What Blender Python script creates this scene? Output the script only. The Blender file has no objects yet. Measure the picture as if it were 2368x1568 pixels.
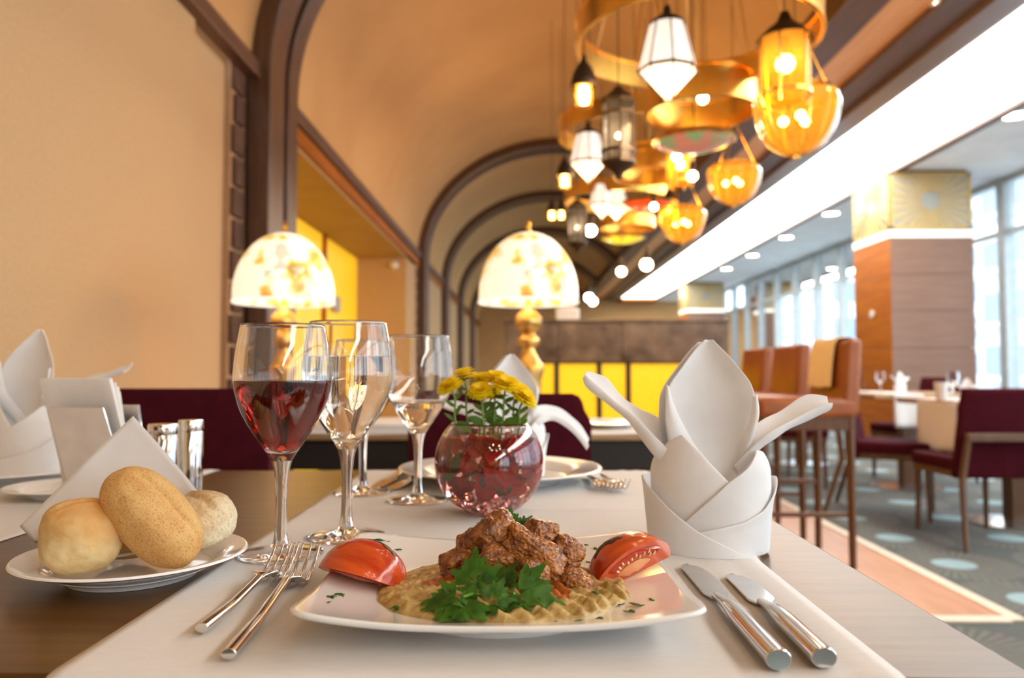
import bpy, bmesh, math, random
from mathutils import Vector, Matrix, noise, Euler
R = math.radians; PI = math.pi
sin, cos = math.sin, math.cos
S = bpy.context.scene
COL = S.collection
random.seed(7)

# ---------------------------------------------------------------- camera
F = 1776.0; CZ = 0.922; PITCH = math.atan(74/F); YAW = math.atan(21/F)
cam_d = bpy.data.cameras.new('camera'); cam = bpy.data.objects.new('camera', cam_d); COL.objects.link(cam)
cam_d.sensor_width = 36; cam_d.lens = 36*F/2368
cam.location = (0, 0, CZ); cam.rotation_euler = (PI/2+PITCH, 0, YAW)
cam_d.clip_start = .02; cam_d.clip_end = 300
cam_d.dof.use_dof = True; cam_d.dof.focus_distance = .60; cam_d.dof.aperture_fstop = 5.6
S.camera = cam
# ---------------------------------------------------------------- world, exposure
w = bpy.data.worlds.new('overcast'); S.world = w; w.use_nodes = True
bg = w.node_tree.nodes['Background']; bg.inputs[0].default_value = (.80, .91, 1, 1); bg.inputs[1].default_value = 1.9
vs = S.view_settings
vs.view_transform = 'Standard'; vs.look = 'None'; vs.exposure = 1.18; vs.gamma = 1; vs.use_curve_mapping = False
cy = S.cycles
cy.use_denoising = True; cy.max_bounces = 14; cy.transmission_bounces = 14; cy.transparent_max_bounces = 20
cy.diffuse_bounces = 5; cy.glossy_bounces = 6; cy.sample_clamp_indirect = 6; cy.blur_glossy = .6
cy.caustics_reflective = False; cy.caustics_refractive = True
PANEL = 5.0        # luminous ceiling panel
BULB = 14.0
SHADE = .6
YELLOW = .32
WARM = 9.0          # W per white faceted lantern
AMBER = 2.4         # W per amber lantern
FILL_LAMP = 2.2          # W per bulb of the added unseen fill chandeliers

# ---------------------------------------------------------------- helpers
CM = Euler((PI/2+PITCH, 0, YAW)).to_matrix()
def P(px, py, y=None, z=None, x=None):
    d = CM @ Vector(((px-1184)/F, (784-py)/F, -1))
    if y is not None: t = y/d.y
    elif z is not None: t = (z-CZ)/d.z
    else: t = x/d.x
    return Vector((d.x*t, d.y*t, CZ+d.z*t))
def sm(a, b, x):
    t = max(0, min(1, (x-a)/(b-a))); return t*t*(3-2*t)
def lerp(a, b, t): return a+(b-a)*t
def interp(pts, x):
    if x <= pts[0][0]: return pts[0][1]
    for (a, b), (c, d) in zip(pts, pts[1:]):
        if x <= c: return b+(d-b)*(x-a)/(c-a) if c > a else d
    return pts[-1][1]
def smooth_path(pts, n=6):
    pts = [Vector(p) for p in pts]; out = []
    for i in range(len(pts)-1):
        p0 = pts[max(i-1, 0)]; p1 = pts[i]; p2 = pts[i+1]; p3 = pts[min(i+2, len(pts)-1)]
        for k in range(n):
            t = k/n
            out.append(.5*((2*p1)+(p2-p0)*t+(2*p0-5*p1+4*p2-p3)*t*t+(3*p1-p0-3*p2+p3)*t**3))
    out.append(pts[-1]); return out
def N3(v, s=1.0): return noise.noise(Vector(v)*s)

class G:
    def __init__(s): s.v = []; s.f = []
    def add(s, vs, fs):
        o = len(s.v); s.v += [tuple(a) for a in vs]; s.f += [tuple(i+o for i in f) for f in fs]; return s
    def box(s, a, b, M=None):
        (x0, y0, z0), (x1, y1, z1) = a, b
        v = [Vector(p) for p in ((x0,y0,z0),(x1,y0,z0),(x1,y1,z0),(x0,y1,z0),(x0,y0,z1),(x1,y0,z1),(x1,y1,z1),(x0,y1,z1))]
        if M is not None: v = [M @ p for p in v]
        return s.add(v, [(0,3,2,1),(4,5,6,7),(0,1,5,4),(1,2,6,5),(2,3,7,6),(3,0,4,7)])
    def hexa(s, v):   # 8 points: bottom ring then top ring
        return s.add(v, [(0,3,2,1),(4,5,6,7),(0,1,5,4),(1,2,6,5),(2,3,7,6),(3,0,4,7)])
    def lathe(s, prof, n=32, c=(0,0,0), sx=1, sy=1, close=False, ang=0):
        cx, cy_, cz = c; m = len(prof); v = []; f = []; ring = []
        for (r, z) in prof:
            if r < 1e-6: ring.append([len(v)]*n); v.append((cx, cy_, cz+z))
            else:
                ring.append(list(range(len(v), len(v)+n)))
                v += [(cx+r*sx*cos(2*PI*k/n+ang), cy_+r*sy*sin(2*PI*k/n+ang), cz+z) for k in range(n)]
        rr = ring+[ring[0]] if close else ring
        for a, b in zip(rr, rr[1:]):
            for k in range(n):
                q = [a[k], a[(k+1) % n], b[(k+1) % n], b[k]]
                u = [x for i, x in enumerate(q) if x not in q[:i]]
                if len(u) > 2: f.append(tuple(u))
        return s.add(v, f)
    def tube(s, pts, r, n=8, cap=True, sx=1.0):
        pts = [Vector(p) for p in pts]; v = []; f = []; up = None
        for i, p in enumerate(pts):
            t = (pts[min(i+1, len(pts)-1)]-pts[max(i-1, 0)]).normalized()
            if up is None:
                up = Vector((0,0,1)) if abs(t.z) < .9 else Vector((0,1,0))
            a = t.cross(up).normalized(); up = a.cross(t).normalized()
            rr = r[i] if isinstance(r, (list, tuple)) else r
            v += [p+a*(cos(2*PI*k/n)*rr*sx)+up*(sin(2*PI*k/n)*rr) for k in range(n)]
        for i in range(len(pts)-1):
            for k in range(n):
                f.append((i*n+k, i*n+(k+1) % n, (i+1)*n+(k+1) % n, (i+1)*n+k))
        if cap: f.append(tuple(range(n-1, -1, -1))); f.append(tuple(range((len(pts)-1)*n, len(pts)*n)))
        return s.add(v, f)
    def grid(s, fn, nu, nv):
        v = [fn(i/nu, j/nv) for j in range(nv+1) for i in range(nu+1)]
        f = [(j*(nu+1)+i, j*(nu+1)+i+1, (j+1)*(nu+1)+i+1, (j+1)*(nu+1)+i) for j in range(nv) for i in range(nu)]
        return s.add(v, f)
    def ball(s, c, r, sub=2, fn=None):
        b = bmesh.new(); bmesh.ops.create_icosphere(b, subdivisions=sub, radius=1)
        r = (r, r, r) if not isinstance(r, (tuple, list)) else r
        v = []
        for q in b.verts:
            p = Vector(q.co)
            if fn: p = fn(p)
            v.append(Vector((c[0]+p.x*r[0], c[1]+p.y*r[1], c[2]+p.z*r[2])))
        f = [tuple(x.index for x in q.verts) for q in b.faces]; b.free()
        return s.add(v, f)
    def build(s, name, mat, parent=None, smooth=True, ang=40, bevel=0, bseg=2, sub=0, solid=0, soff=-1, norm=True):
        me = bpy.data.meshes.new(name); me.from_pydata(s.v, [], s.f)
        if norm:
            b = bmesh.new(); b.from_mesh(me); bmesh.ops.recalc_face_normals(b, faces=b.faces); b.to_mesh(me); b.free()
        if smooth:
            me.shade_smooth()
            if ang < 180: me.set_sharp_from_angle(angle=R(ang))
        o = bpy.data.objects.new(name, me); COL.objects.link(o)
        if mat: me.materials.append(mat)
        if solid:
            m = o.modifiers.new('thickness', 'SOLIDIFY'); m.thickness = solid; m.offset = soff
        if bevel:
            m = o.modifiers.new('bevel', 'BEVEL'); m.width = bevel; m.segments = bseg; m.limit_method = 'ANGLE'; m.angle_limit = R(35)
        if sub:
            m = o.modifiers.new('subdivision', 'SUBSURF'); m.levels = sub; m.render_levels = sub
        if parent: o.parent = parent
        return o
def thing(name, label, cat, loc=(0,0,0), rz=0, group=None, rot=None, scale=None):
    o = bpy.data.objects.new(name, None); COL.objects.link(o); o.empty_display_size = .05
    o.location = loc; o.rotation_euler = rot if rot else (0, 0, rz)
    if scale: o.scale = scale if isinstance(scale, (tuple, list)) else (scale,)*3
    return tag(o, label, cat, group)
def tag(o, label, cat, group=None):
    o['label'] = label; o['category'] = cat
    if group: o['group'] = group
    return o
def struct(o, label=None):
    o['kind'] = 'structure'
    if label: o['label'] = label
    return o
def dup(root, loc=None, rz=None, label=None, group=None, scale=None, rot=None):
    r = root.copy(); COL.objects.link(r)
    if loc is not None: r.location = loc
    if rz is not None: r.rotation_euler = (0, 0, rz)
    if rot is not None: r.rotation_euler = rot
    if scale: r.scale = scale if isinstance(scale, (tuple, list)) else (scale,)*3
    if label: r['label'] = label
    if group: r['group'] = group
    for ch in list(root.children):
        c = ch.copy(); COL.objects.link(c); c.parent = r
        for g in list(ch.children):
            d = g.copy(); COL.objects.link(d); d.parent = c
    return r

# ---------------------------------------------------------------- materials
def nodes(m):
    m.use_nodes = True; t = m.node_tree; return t, t.nodes, t.links, t.nodes['Principled BSDF']
def c4(c): return (c[0], c[1], c[2], 1)
def M(name, col, rough=.5, metal=0, col2=None, vscale=8, stretch=(1,1,1), bump=0, bscale=60, bdist=.002, ior=1.5, coat=0,
      emis=0, ecol=None, trans=0, sub=0, sheen=0, detail=4, contrast=(.35,.65), spec=.5, subr=(.01,.006,.004)):
    m = bpy.data.materials.new(name); t, n, l, p = nodes(m)
    p.inputs['Roughness'].default_value = rough; p.inputs['Metallic'].default_value = metal
    p.inputs['IOR'].default_value = ior; p.inputs['Coat Weight'].default_value = coat; p.inputs['Coat Roughness'].default_value = .08
    p.inputs['Transmission Weight'].default_value = trans; p.inputs['Specular IOR Level'].default_value = spec
    p.inputs['Base Color'].default_value = c4(col)
    if sub: p.inputs['Subsurface Weight'].default_value = sub; p.inputs['Subsurface Radius'].default_value = subr; p.inputs['Subsurface Scale'].default_value = 1
    if sheen: p.inputs['Sheen Weight'].default_value = sheen
    tc = n.new('ShaderNodeTexCoord'); mp = n.new('ShaderNodeMapping'); mp.inputs['Scale'].default_value = stretch
    l.new(tc.outputs['Object'], mp.inputs[0])
    nz = n.new('ShaderNodeTexNoise'); nz.inputs['Scale'].default_value = vscale; nz.inputs['Detail'].default_value = detail
    l.new(mp.outputs[0], nz.inputs[0])
    r = n.new('ShaderNodeValToRGB'); r.color_ramp.elements[0].position = contrast[0]; r.color_ramp.elements[1].position = contrast[1]
    c2 = col2 if col2 else tuple(x*.9 for x in col)
    r.color_ramp.elements[0].color = c4(c2); r.color_ramp.elements[1].color = c4(col)
    l.new(nz.outputs[0], r.inputs[0]); l.new(r.outputs[0], p.inputs['Base Color'])
    if emis:
        p.inputs['Emission Strength'].default_value = emis
        if ecol: p.inputs['Emission Color'].default_value = c4(ecol)
        else: l.new(r.outputs[0], p.inputs['Emission Color'])
    if bump:
        b = n.new('ShaderNodeBump'); b.inputs['Strength'].default_value = bump; b.inputs['Distance'].default_value = bdist
        nb = n.new('ShaderNodeTexNoise'); nb.inputs['Scale'].default_value = bscale; nb.inputs['Detail'].default_value = 3
        l.new(mp.outputs[0], nb.inputs[0]); l.new(nb.outputs[0], b.inputs['Height']); l.new(b.outputs[0], p.inputs['Normal'])
    return m
def glassmat(name, col=(1,1,1), ior=1.5, rough=0, absorb=None, dens=0):
    m = bpy.data.materials.new(name); m.use_nodes = True; t = m.node_tree; n = t.nodes; l = t.links; n.clear()
    o = n.new('ShaderNodeOutputMaterial'); g = n.new('ShaderNodeBsdfGlass'); g.inputs['Color'].default_value = c4(col)
    g.inputs['IOR'].default_value = ior; g.inputs['Roughness'].default_value = rough; l.new(g.outputs[0], o.inputs[0])
    if absorb:
        v = n.new('ShaderNodeVolumeAbsorption'); v.inputs['Color'].default_value = c4(absorb); v.inputs['Density'].default_value = dens
        l.new(v.outputs[0], o.inputs['Volume'])
    return m
def sheetglass(name, tint, gl=.1, transl=0.0, tcol=(1,1,1), emis=0, ecol=(1,1,1), rough=.03):
    """thin pane: tinted see-through + mirror sheen (+ translucent body)"""
    m = bpy.data.materials.new(name); m.use_nodes = True; t = m.node_tree; n = t.nodes; l = t.links; n.clear()
    o = n.new('ShaderNodeOutputMaterial'); tr = n.new('ShaderNodeBsdfTransparent'); tr.inputs[0].default_value = c4(tint)
    gs = n.new('ShaderNodeBsdfGlossy'); gs.inputs['Roughness'].default_value = rough
    mx = n.new('ShaderNodeMixShader'); fr = n.new('ShaderNodeLayerWeight'); fr.inputs[0].default_value = gl
    l.new(fr.outputs[0], mx.inputs[0]); last = tr
    if transl:
        tl = n.new('ShaderNodeBsdfTranslucent'); tl.inputs[0].default_value = c4(tcol)
        m2 = n.new('ShaderNodeMixShader'); m2.inputs[0].default_value = transl
        l.new(tr.outputs[0], m2.inputs[1]); l.new(tl.outputs[0], m2.inputs[2]); last = m2
    if emis:
        e = n.new('ShaderNodeEmission'); e.inputs[0].default_value = c4(ecol); e.inputs[1].default_value = emis
        a = n.new('ShaderNodeAddShader'); l.new(last.outputs[0], a.inputs[0]); l.new(e.outputs[0], a.inputs[1]); last = a
    l.new(last.outputs[0], mx.inputs[1]); l.new(gs.outputs[0], mx.inputs[2]); l.new(mx.outputs[0], o.inputs[0])
    return m
def emit(name, col, st):
    m = bpy.data.materials.new(name); m.use_nodes = True; t = m.node_tree; n = t.nodes; n.clear()
    o = n.new('ShaderNodeOutputMaterial'); e = n.new('ShaderNodeEmission'); e.inputs[0].default_value = c4(col); e.inputs[1].default_value = st
    t.links.new(e.outputs[0], o.inputs[0]); return m

m_plaster = M('plaster', (.64,.38,.16), .9, col2=(.57,.33,.135), vscale=1.2, bump=.15, bscale=30)
m_wallpanel = M('wall_fabric', (.56,.365,.19), .85, col2=(.52,.335,.17), vscale=90, bump=.25, bscale=400, bdist=.001)
m_darkwood = M('dark_wood', (.115,.055,.032), .38, col2=(.075,.034,.02), vscale=7, stretch=(6,6,.6), coat=.2)
m_beamwood = M('beam_wood', (.13,.062,.036), .45, col2=(.09,.04,.022), vscale=6, stretch=(5,.4,5))
m_orangewood = M('orange_wood', (.43,.135,.012), .45, col2=(.34,.10,.008), vscale=5, stretch=(4,.4,4), spec=.15)
m_soffit = M('alcove_soffit', (.42,.26,.10), .7, col2=(.38,.23,.085), vscale=4)
m_yellowwall = M('yellow_glass_wall', (.95,.60,.02), .4, col2=(.9,.55,.015), vscale=3, emis=.22)
m_brick = M('brick', (.12,.058,.035), .8, col2=(.085,.04,.024), vscale=12, bump=.4, bscale=50)
m_mortar = M('mortar', (.42,.25,.13), .9, vscale=20)
m_whitep = M('white_ceiling_paint', (.80,.83,.84), .8, vscale=3)
m_panel = emit('panel_light', (1,.96,.89), PANEL)
m_mull = M('window_frame_metal', (.50,.57,.60), .45, vscale=10)
m_pane = sheetglass('window_glass', (.95,.98,1), .12)
m_carpet = None
m_tabletop = M('table_wood', (.115,.050,.011), .30, col2=(.075,.031,.006), vscale=10, stretch=(.7,9,1), bump=.06, bscale=60, bdist=.001, spec=.29); m_tabletop.node_tree.nodes['Principled BSDF'].inputs['Specular Tint'].default_value = (1,.84,.64,1)
m_tabletop.node_tree.nodes['Principled BSDF'].inputs['Coat Roughness'].default_value = .25
m_blackwood = M('black_wood', (.02,.014,.012), .5, vscale=6)
m_cloth = M('white_linen', (.71,.69,.675), .9, col2=(.67,.65,.635), vscale=60, stretch=(1,8,1), bump=.25, bscale=900, bdist=.0004, sheen=.15)
def translucent_cloth(name, col):
    m = M(name, col, .9, col2=tuple(x*.96 for x in col), vscale=50, bump=.2, bscale=900, bdist=.0004)
    t, n, l, p = nodes(m); o = [x for x in n if x.type == 'OUTPUT_MATERIAL'][0]
    tl = n.new('ShaderNodeBsdfTranslucent'); tl.inputs[0].default_value = c4(col); mx = n.new('ShaderNodeMixShader'); mx.inputs[0].default_value = .22
    l.new(p.outputs[0], mx.inputs[1]); l.new(tl.outputs[0], mx.inputs[2]); l.new(mx.outputs[0], o.inputs[0]); return m
def translucent(m, col, k):
    t, n, l, p = nodes(m); o = [x for x in n if x.type == 'OUTPUT_MATERIAL'][0]
    tl = n.new('ShaderNodeBsdfTranslucent'); tl.inputs[0].default_value = c4(col); mx = n.new('ShaderNodeMixShader'); mx.inputs[0].default_value = k
    l.new(p.outputs[0], mx.inputs[1]); l.new(tl.outputs[0], mx.inputs[2]); l.new(mx.outputs[0], o.inputs[0])
m_napkin = translucent_cloth('napkin_cotton', (.92,.92,.93))
m_paper = translucent_cloth('paper_tissue', (.88,.86,.84))
m_china = M('white_china', (.86,.85,.83), .12, vscale=3, coat=.6, spec=.5)
m_steel = M('polished_steel', (.82,.80,.78), .10, 1, vscale=40)
m_steelm = M('brushed_steel', (.72,.70,.68), .2, 1, vscale=60, stretch=(1,.05,1))
m_glass = glassmat('clear_glass', (1,1,1), 1.5)
m_wine = glassmat('red_wine', (1,1,1), 1.34, 0, (.80,.03,.05), 155)
m_water = glassmat('water', (1,1,1), 1.33)
m_pinkwater = glassmat('pink_water', (1,1,1), 1.33, 0, (1,.34,.28), 11)
m_crystal = glassmat('acrylic_crystal', (1,.93,.93), 1.49)
m_brass = M('brass', (.95,.58,.13), .28, 1, col2=(.78,.45,.09), vscale=6)
m_oldbrass = M('old_brass', (.72,.45,.15), .36, 1, col2=(.5,.29,.08), vscale=20, bump=.2, bscale=60)
m_iron = M('dark_iron', (.05,.032,.02), .5, .6, vscale=12)
m_leather_o = M('orange_leather', (.33,.095,.022), .42, col2=(.26,.07,.016), vscale=10, bump=.1, bscale=150)
m_burg = M('burgundy_fabric', (.062,.0052,.0115), .9, col2=(.05,.004,.009), vscale=40, bump=.15, bscale=500, bdist=.001, spec=.1)
m_chairwood = M('walnut_chair', (.12,.050,.017), .4, col2=(.08,.032,.010), vscale=7, stretch=(6,6,.8))
m_pillarwood = M('pillar_veneer', (.24,.135,.092), .38, col2=(.195,.105,.07), vscale=5, stretch=(.5,.5,9), spec=.5)
m_marble = M('brown_marble', (.23,.165,.12), .18, col2=(.06,.04,.028), vscale=7, detail=10, contrast=(.3,.7), spec=.6)
m_barlit = M('lit_yellow_panel', (.95,.56,.01), .4, col2=(.85,.50,.01), vscale=30, emis=YELLOW, detail=8)
m_amber = sheetglass('amber_glass', (1,.74,.26), .07, .18, (.95,.52,.07), .03, (1,.55,.09))
m_milk = M('milky_shade_glass', (.95,.88,.80), .35, vscale=25, col2=(.92,.80,.70), emis=.40)
m_bulb = emit('warm_bulb', (1,.72,.38), BULB)
m_bulbw = emit('white_bulb', (1,.9,.75), BULB)
m_greyglass = sheetglass('smoked_glass', (.65,.62,.6), .2, .4, (.7,.66,.62))
# ---------------------------------------------------------------- carpet / parquet materials
def carpet_mat():
    m = bpy.data.materials.new('patterned_carpet'); t, n, l, p = nodes(m); p.inputs['Roughness'].default_value = .95
    def math_(op, a, b=None):
        q = n.new('ShaderNodeMath'); q.operation = op
        for i, x in enumerate((a, b)):
            if x is None: continue
            if isinstance(x, (int, float)): q.inputs[i].default_value = x
            else: l.new(x, q.inputs[i])
        return q.outputs[0]
    tc = n.new('ShaderNodeTexCoord'); sp = n.new('ShaderNodeSeparateXYZ'); l.new(tc.outputs['Object'], sp.inputs[0])
    # tiles of .62 m: pale discs with fine rays around them
    cx = math_('SUBTRACT', math_('FLOORED_MODULO', math_('ADD', sp.outputs[0], -2.07+.31), .62), .31)
    cy_ = math_('SUBTRACT', math_('FLOORED_MODULO', math_('ADD', sp.outputs[1], -3.74+.29), .58), .29)
    rr = math_('SQRT', math_('ADD', math_('MULTIPLY', cx, cx), math_('MULTIPLY', cy_, cy_)))
    an = math_('ARCTAN2', cy_, cx)
    ray = math_('SINE', math_('MULTIPLY', an, 42))
    ray = math_('MULTIPLY', math_('ADD', ray, 1), .5)
    far = math_('LESS_THAN', rr, .29)
    ray = math_('MULTIPLY', ray, far)
    mix = n.new('ShaderNodeMix'); mix.data_type = 'RGBA'; l.new(ray, mix.inputs[0])
    mix.inputs[6].default_value = (.105,.12,.12,1); mix.inputs[7].default_value = (.20,.195,.165,1)
    nz = n.new('ShaderNodeTexNoise'); nz.inputs['Scale'].default_value = 30; l.new(tc.outputs['Object'], nz.inputs[0])
    mx2 = n.new('ShaderNodeMix'); mx2.data_type = 'RGBA'; mx2.blend_type = 'MULTIPLY'; mx2.inputs[0].default_value = .5
    l.new(mix.outputs[2], mx2.inputs[6]); l.new(nz.outputs['Color'], mx2.inputs[7])
    disc = math_('LESS_THAN', rr, .098)
    mx3 = n.new('ShaderNodeMix'); mx3.data_type = 'RGBA'; l.new(disc, mx3.inputs[0])
    l.new(mx2.outputs[2], mx3.inputs[6]); mx3.inputs[7].default_value = (.26,.38,.42,1)
    l.new(mx3.outputs[2], p.inputs['Base Color']); return m
m_carpet = carpet_mat()
m_parquet = M('parquet', (.62,.33,.20), .3, col2=(.5,.25,.14), vscale=5, stretch=(6,.7,1))
m_trim = M('pale_trim', (.74,.62,.48), .5, vscale=8)

Y0, Y1 = -11.0, 23.5
XL, XR = -1.3, 5.3
ZS = 2.37; VC = .5; VA = 1.8; VB = 1.5           # vault springing, centre, half width, rise
# ---------------------------------------------------------------- floor
struct(G().box((-2.2, Y0, -.1), (XR+.3, Y1, 0)).build('floor', m_carpet, smooth=False), 'grey-teal carpet with pale blue discs and fine rays')
struct(G().box((-1.25, 2.93, .0), (1.80, 9.0, .006)).build('floor_parquet', m_parquet, smooth=False), 'reddish wooden floor area bordered by a pale strip')
g = G().box((1.80, 2.89, 0), (1.86, 9.0, .010)); struct(g.build('trim_1', m_trim, bevel=.002), 'pale strip along the parquet edge')
g = G().box((-1.25, 2.87, 0), (1.80, 2.93, .010)); struct(g.build('trim_2', m_trim, bevel=.002), 'pale strip at the near end of the parquet')
# ---------------------------------------------------------------- left wall
wl = G().box((XL-.7, Y0, 0), (XL, 3.0, ZS)).build('wall_left', m_wallpanel, bevel=.004); struct(wl, 'beige fabric wall panel on the left')
G().box((XL-.7, 3.0, 0), (XL-.055, 3.45, ZS)).build('recessed_panel', m_wallpanel, wl, bevel=.004)
mort = G().box((XL-.7, 3.45, 0), (XL-.028, 4.085, ZS)).build('mortar_bed', m_mortar, wl, smooth=False)
bk = None
for k in range(16):
    z = .03+k*.146; wd = .0 if k % 2 else .02
    bm_ = G().box((-.05, 3.458+wd, z), (.0, 3.592-wd*.3, z+.126)); bm_.v = [(x+XL-.008+random.uniform(-.003, .003), y, zz) for x, y, zz in bm_.v]
    bm_.build('brick', m_brick, wl, bevel=.004)
# alcove: soffit, yellow back wall, return wall
sf = G().box((-1.95, 4.09, 2.215), (XL-.01, 9.4, ZS)).build('ceiling_alcove', m_soffit, smooth=False); struct(sf, 'ochre soffit of the alcove behind the lamps')
yw = None
struct(G().box((-2.0, 3.4, 0), (-1.9, 9.5, 2.3)).build('wall_alcove', m_mortar, smooth=False), 'back wall of the alcove')
for k in range(3):
    a = 4.0+k*1.62
    yw = G().box((-1.9, a, .0), (-1.875, a+1.56, 2.21)).build('yellow_panel', m_yellowwall, bpy.data.objects['wall_alcove'], bevel=.004)
G().box((-1.9, 7.18, 0), (-1.84, 7.24, 2.21)).build('panel_batten', m_orangewood, bpy.data.objects['wall_alcove'], bevel=.004)
struct(G().box((-1.9, 8.72, 0), (XL-.01, 9.45, 2.3)).build('wall_return', m_wallpanel, bevel=.004), 'beige return wall closing the alcove')
struct(G().box((XL-.7, 9.45, 0), (XL, Y1, ZS)).build('wall_left_far', m_wallpanel, smooth=False), 'beige left wall between the far posts')
struct(G().box((XL-.02, Y0, 2.325), (XL+.05, Y1, 2.405)).build('trim_3', m_beamwood, bevel=.006), 'brown wooden moulding under the vault')
struct(G().box((XL-.06, 4.09, 2.24), (XL+.02, Y1, 2.325)).build('trim_4', m_orangewood, bevel=.004), 'orange brown board below the moulding')
for zz in range(14):
    z = .05+zz*.155
    G().box((XL-.02, 9.46, z), (XL+.012, 9.56, z+.13)).build('brick', m_brick, bpy.data.objects['wall_left_far'], bevel=.004)
# ---------------------------------------------------------------- vault and ribs
TH1 = R(30)
def vp(th, off=0): return Vector((VC+(VA-off)*cos(th), 0, ZS+(VB-off)*sin(th)))
g = G().grid(lambda u, v: (lambda q: (q.x, lerp(Y0, Y1, v), q.z))(vp(lerp(PI, TH1, u))), 48, 12)
struct(g.build('ceiling_vault', m_plaster, norm=False), 'beige plaster barrel vault')
def rib(ya, yb, thick=.10):
    g = G(); n = 56; path = [Vector((XL, 0, 0)), Vector((XL, 0, ZS*.5))]; inn = [Vector((XL+thick, 0, 0)), Vector((XL+thick, 0, ZS*.5))]
    for k in range(n+1):
        th = lerp(PI, TH1, k/n); path.append(vp(th, -.02)); inn.append(vp(th, thick))
    v = []
    for a, b in zip(path, inn):
        v += [(a.x, ya, a.z), (a.x, yb, a.z), (b.x, yb, b.z), (b.x, ya, b.z)]
    m = len(path); f = []
    for i in range(m-1):
        for k in range(4):
            f.append((i*4+k, i*4+(k+1) % 4, (i+1)*4+(k+1) % 4, (i+1)*4+k))
    f += [(0,1,2,3), tuple((m-1)*4+k for k in (3,2,1,0))]
    return g.add(v, f)
no = 5
for i, (ya, yb, gap) in enumerate(((3.62, 3.84, .07), (9.60, 9.78, .10), (12.45, 12.65, .10), (15.6, 15.85, .12), (19.4, 19.7, .12))):
    w2 = yb-ya
    o = struct(rib(ya, yb).build('trim_%d' % no, m_darkwood, bevel=.008), 'dark wooden arch rib with its post, number %d from the front' % (i+1)); o['label'] = ('nearest','second','third','fourth','farthest')[i]+' dark wooden arch rib with its post'
    rib(yb+gap*.0, yb+gap, .05).build('groove_strip', m_blackwood, o)
    rib(yb+gap, yb+gap+w2*.75).build('rib_board', m_darkwood, o, bevel=.008); no += 1
# end wall
struct(G().box((-2.2, Y1, 0), (XR+.3, Y1+.2, 4.2)).build('wall_far', m_plaster, smooth=False), 'beige far end wall')
struct(G().box((-1.3, Y1-.05, 3.3), (2.2, Y1+.02, 4.2)).build('trim_11', m_orangewood, smooth=False), 'orange wooden cladding under the vault end')
struct(G().box((-1.3, Y1-.5, 3.55), (2.2, Y1-.3, 3.75)).build('trim_12', m_beamwood, smooth=False), 'dark cross beam at the vault end')
struct(G().box((-2.2, Y0-.2, 0), (XR+.3, Y0, 4.2)).build('wall_back', m_plaster, smooth=False), 'beige wall behind the viewer')
# ---------------------------------------------------------------- beams between the vault and the luminous panel
struct(G().box((1.92, Y0, 3.10), (2.18, Y1, 3.5)).build('trim_13', m_beamwood, bevel=.01), 'dark beam along the edge of the vault')
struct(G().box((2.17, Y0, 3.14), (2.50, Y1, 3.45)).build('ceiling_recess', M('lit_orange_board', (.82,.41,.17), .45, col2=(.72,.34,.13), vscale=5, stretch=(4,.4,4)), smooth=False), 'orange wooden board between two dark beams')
struct(G().box((2.49, Y0, 3.10), (2.74, Y1, 3.45)).build('trim_14', m_beamwood, bevel=.01), 'dark beam beside the orange board')
struct(G().box((2.74, Y0, 3.06), (2.95, Y1, 3.40)).build('trim_15', M('grey_brown_lacquer', (.22,.15,.125), .35, vscale=6), smooth=False), 'grey brown lacquered edge of the light panel')
lp = thing('ceiling_light_panel', 'long glowing white ceiling light panel running the length of the room', 'light', (3.44, 9.25, 3.05))
lp.location = (0, 0, 0)
G().box((2.95, Y0, 3.055), (3.93, 22.4, 3.09)).build('diffuser', m_panel, lp, smooth=False)
G().box((3.93, Y0, 3.02), (4.02, Y1, 3.12)).build('edge_frame', m_beamwood, lp, bevel=.006)
struct(G().box((4.02, Y0, 3.05), (XR+.3, Y1, 3.15)).build('ceiling', m_whitep, smooth=False), 'pale bluish white flat ceiling over the windows')
struct(G().box((2.95, Y0, 3.10), (4.02, Y1, 3.2)).build('ceiling_backing', m_whitep, smooth=False), 'backing above the light panel')
struct(G().box((2.95, 22.4, 3.0), (4.02, Y1, 3.09)).build('ceiling_end', m_orangewood, smooth=False), 'wooden ceiling beyond the light panel')
# downlights
def downlight(x, y, z, r, label):
    t = thing('ceiling_downlight', label, 'light', (x, y, z))
    G().lathe([(r, -.012), (r*1.22, -.012), (r*1.25, 0), (r*1.0, 0), (r, -.012)], 24).build('trim_ring', m_china, t)
    G().lathe([(0, -.006), (r, -.006), (r, -.002), (0, -.002)], 24).build('lens', m_bulbw, t)
names = ['farthest', 'fourth', 'third', 'second', 'nearest']
for i, (px, py, lab) in enumerate(((1680,621,'farthest round downlight in the white window ceiling'), (1740,590,'second farthest round downlight in the white window ceiling'),
        (1818,548,'middle round downlight in the white window ceiling, above the far windows'), (1922,493,'round downlight in the white ceiling just left of the wooden pillar'),
        (2350,265,'round downlight in the white ceiling at the right edge of the picture'))):
    p = P(px, py, z=3.05); downlight(p.x, p.y, 3.05, .10, lab)
p = P(2190, 2, z=3.14); downlight(p.x, p.y, 3.14, .075, 'round downlight in the orange wooden board between the beams')
downlight(p.x, p.y-3.0, 3.14, .075, 'added round downlight in the orange board, unseen outside the picture')  # unseen downlight added to light the near table
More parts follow.
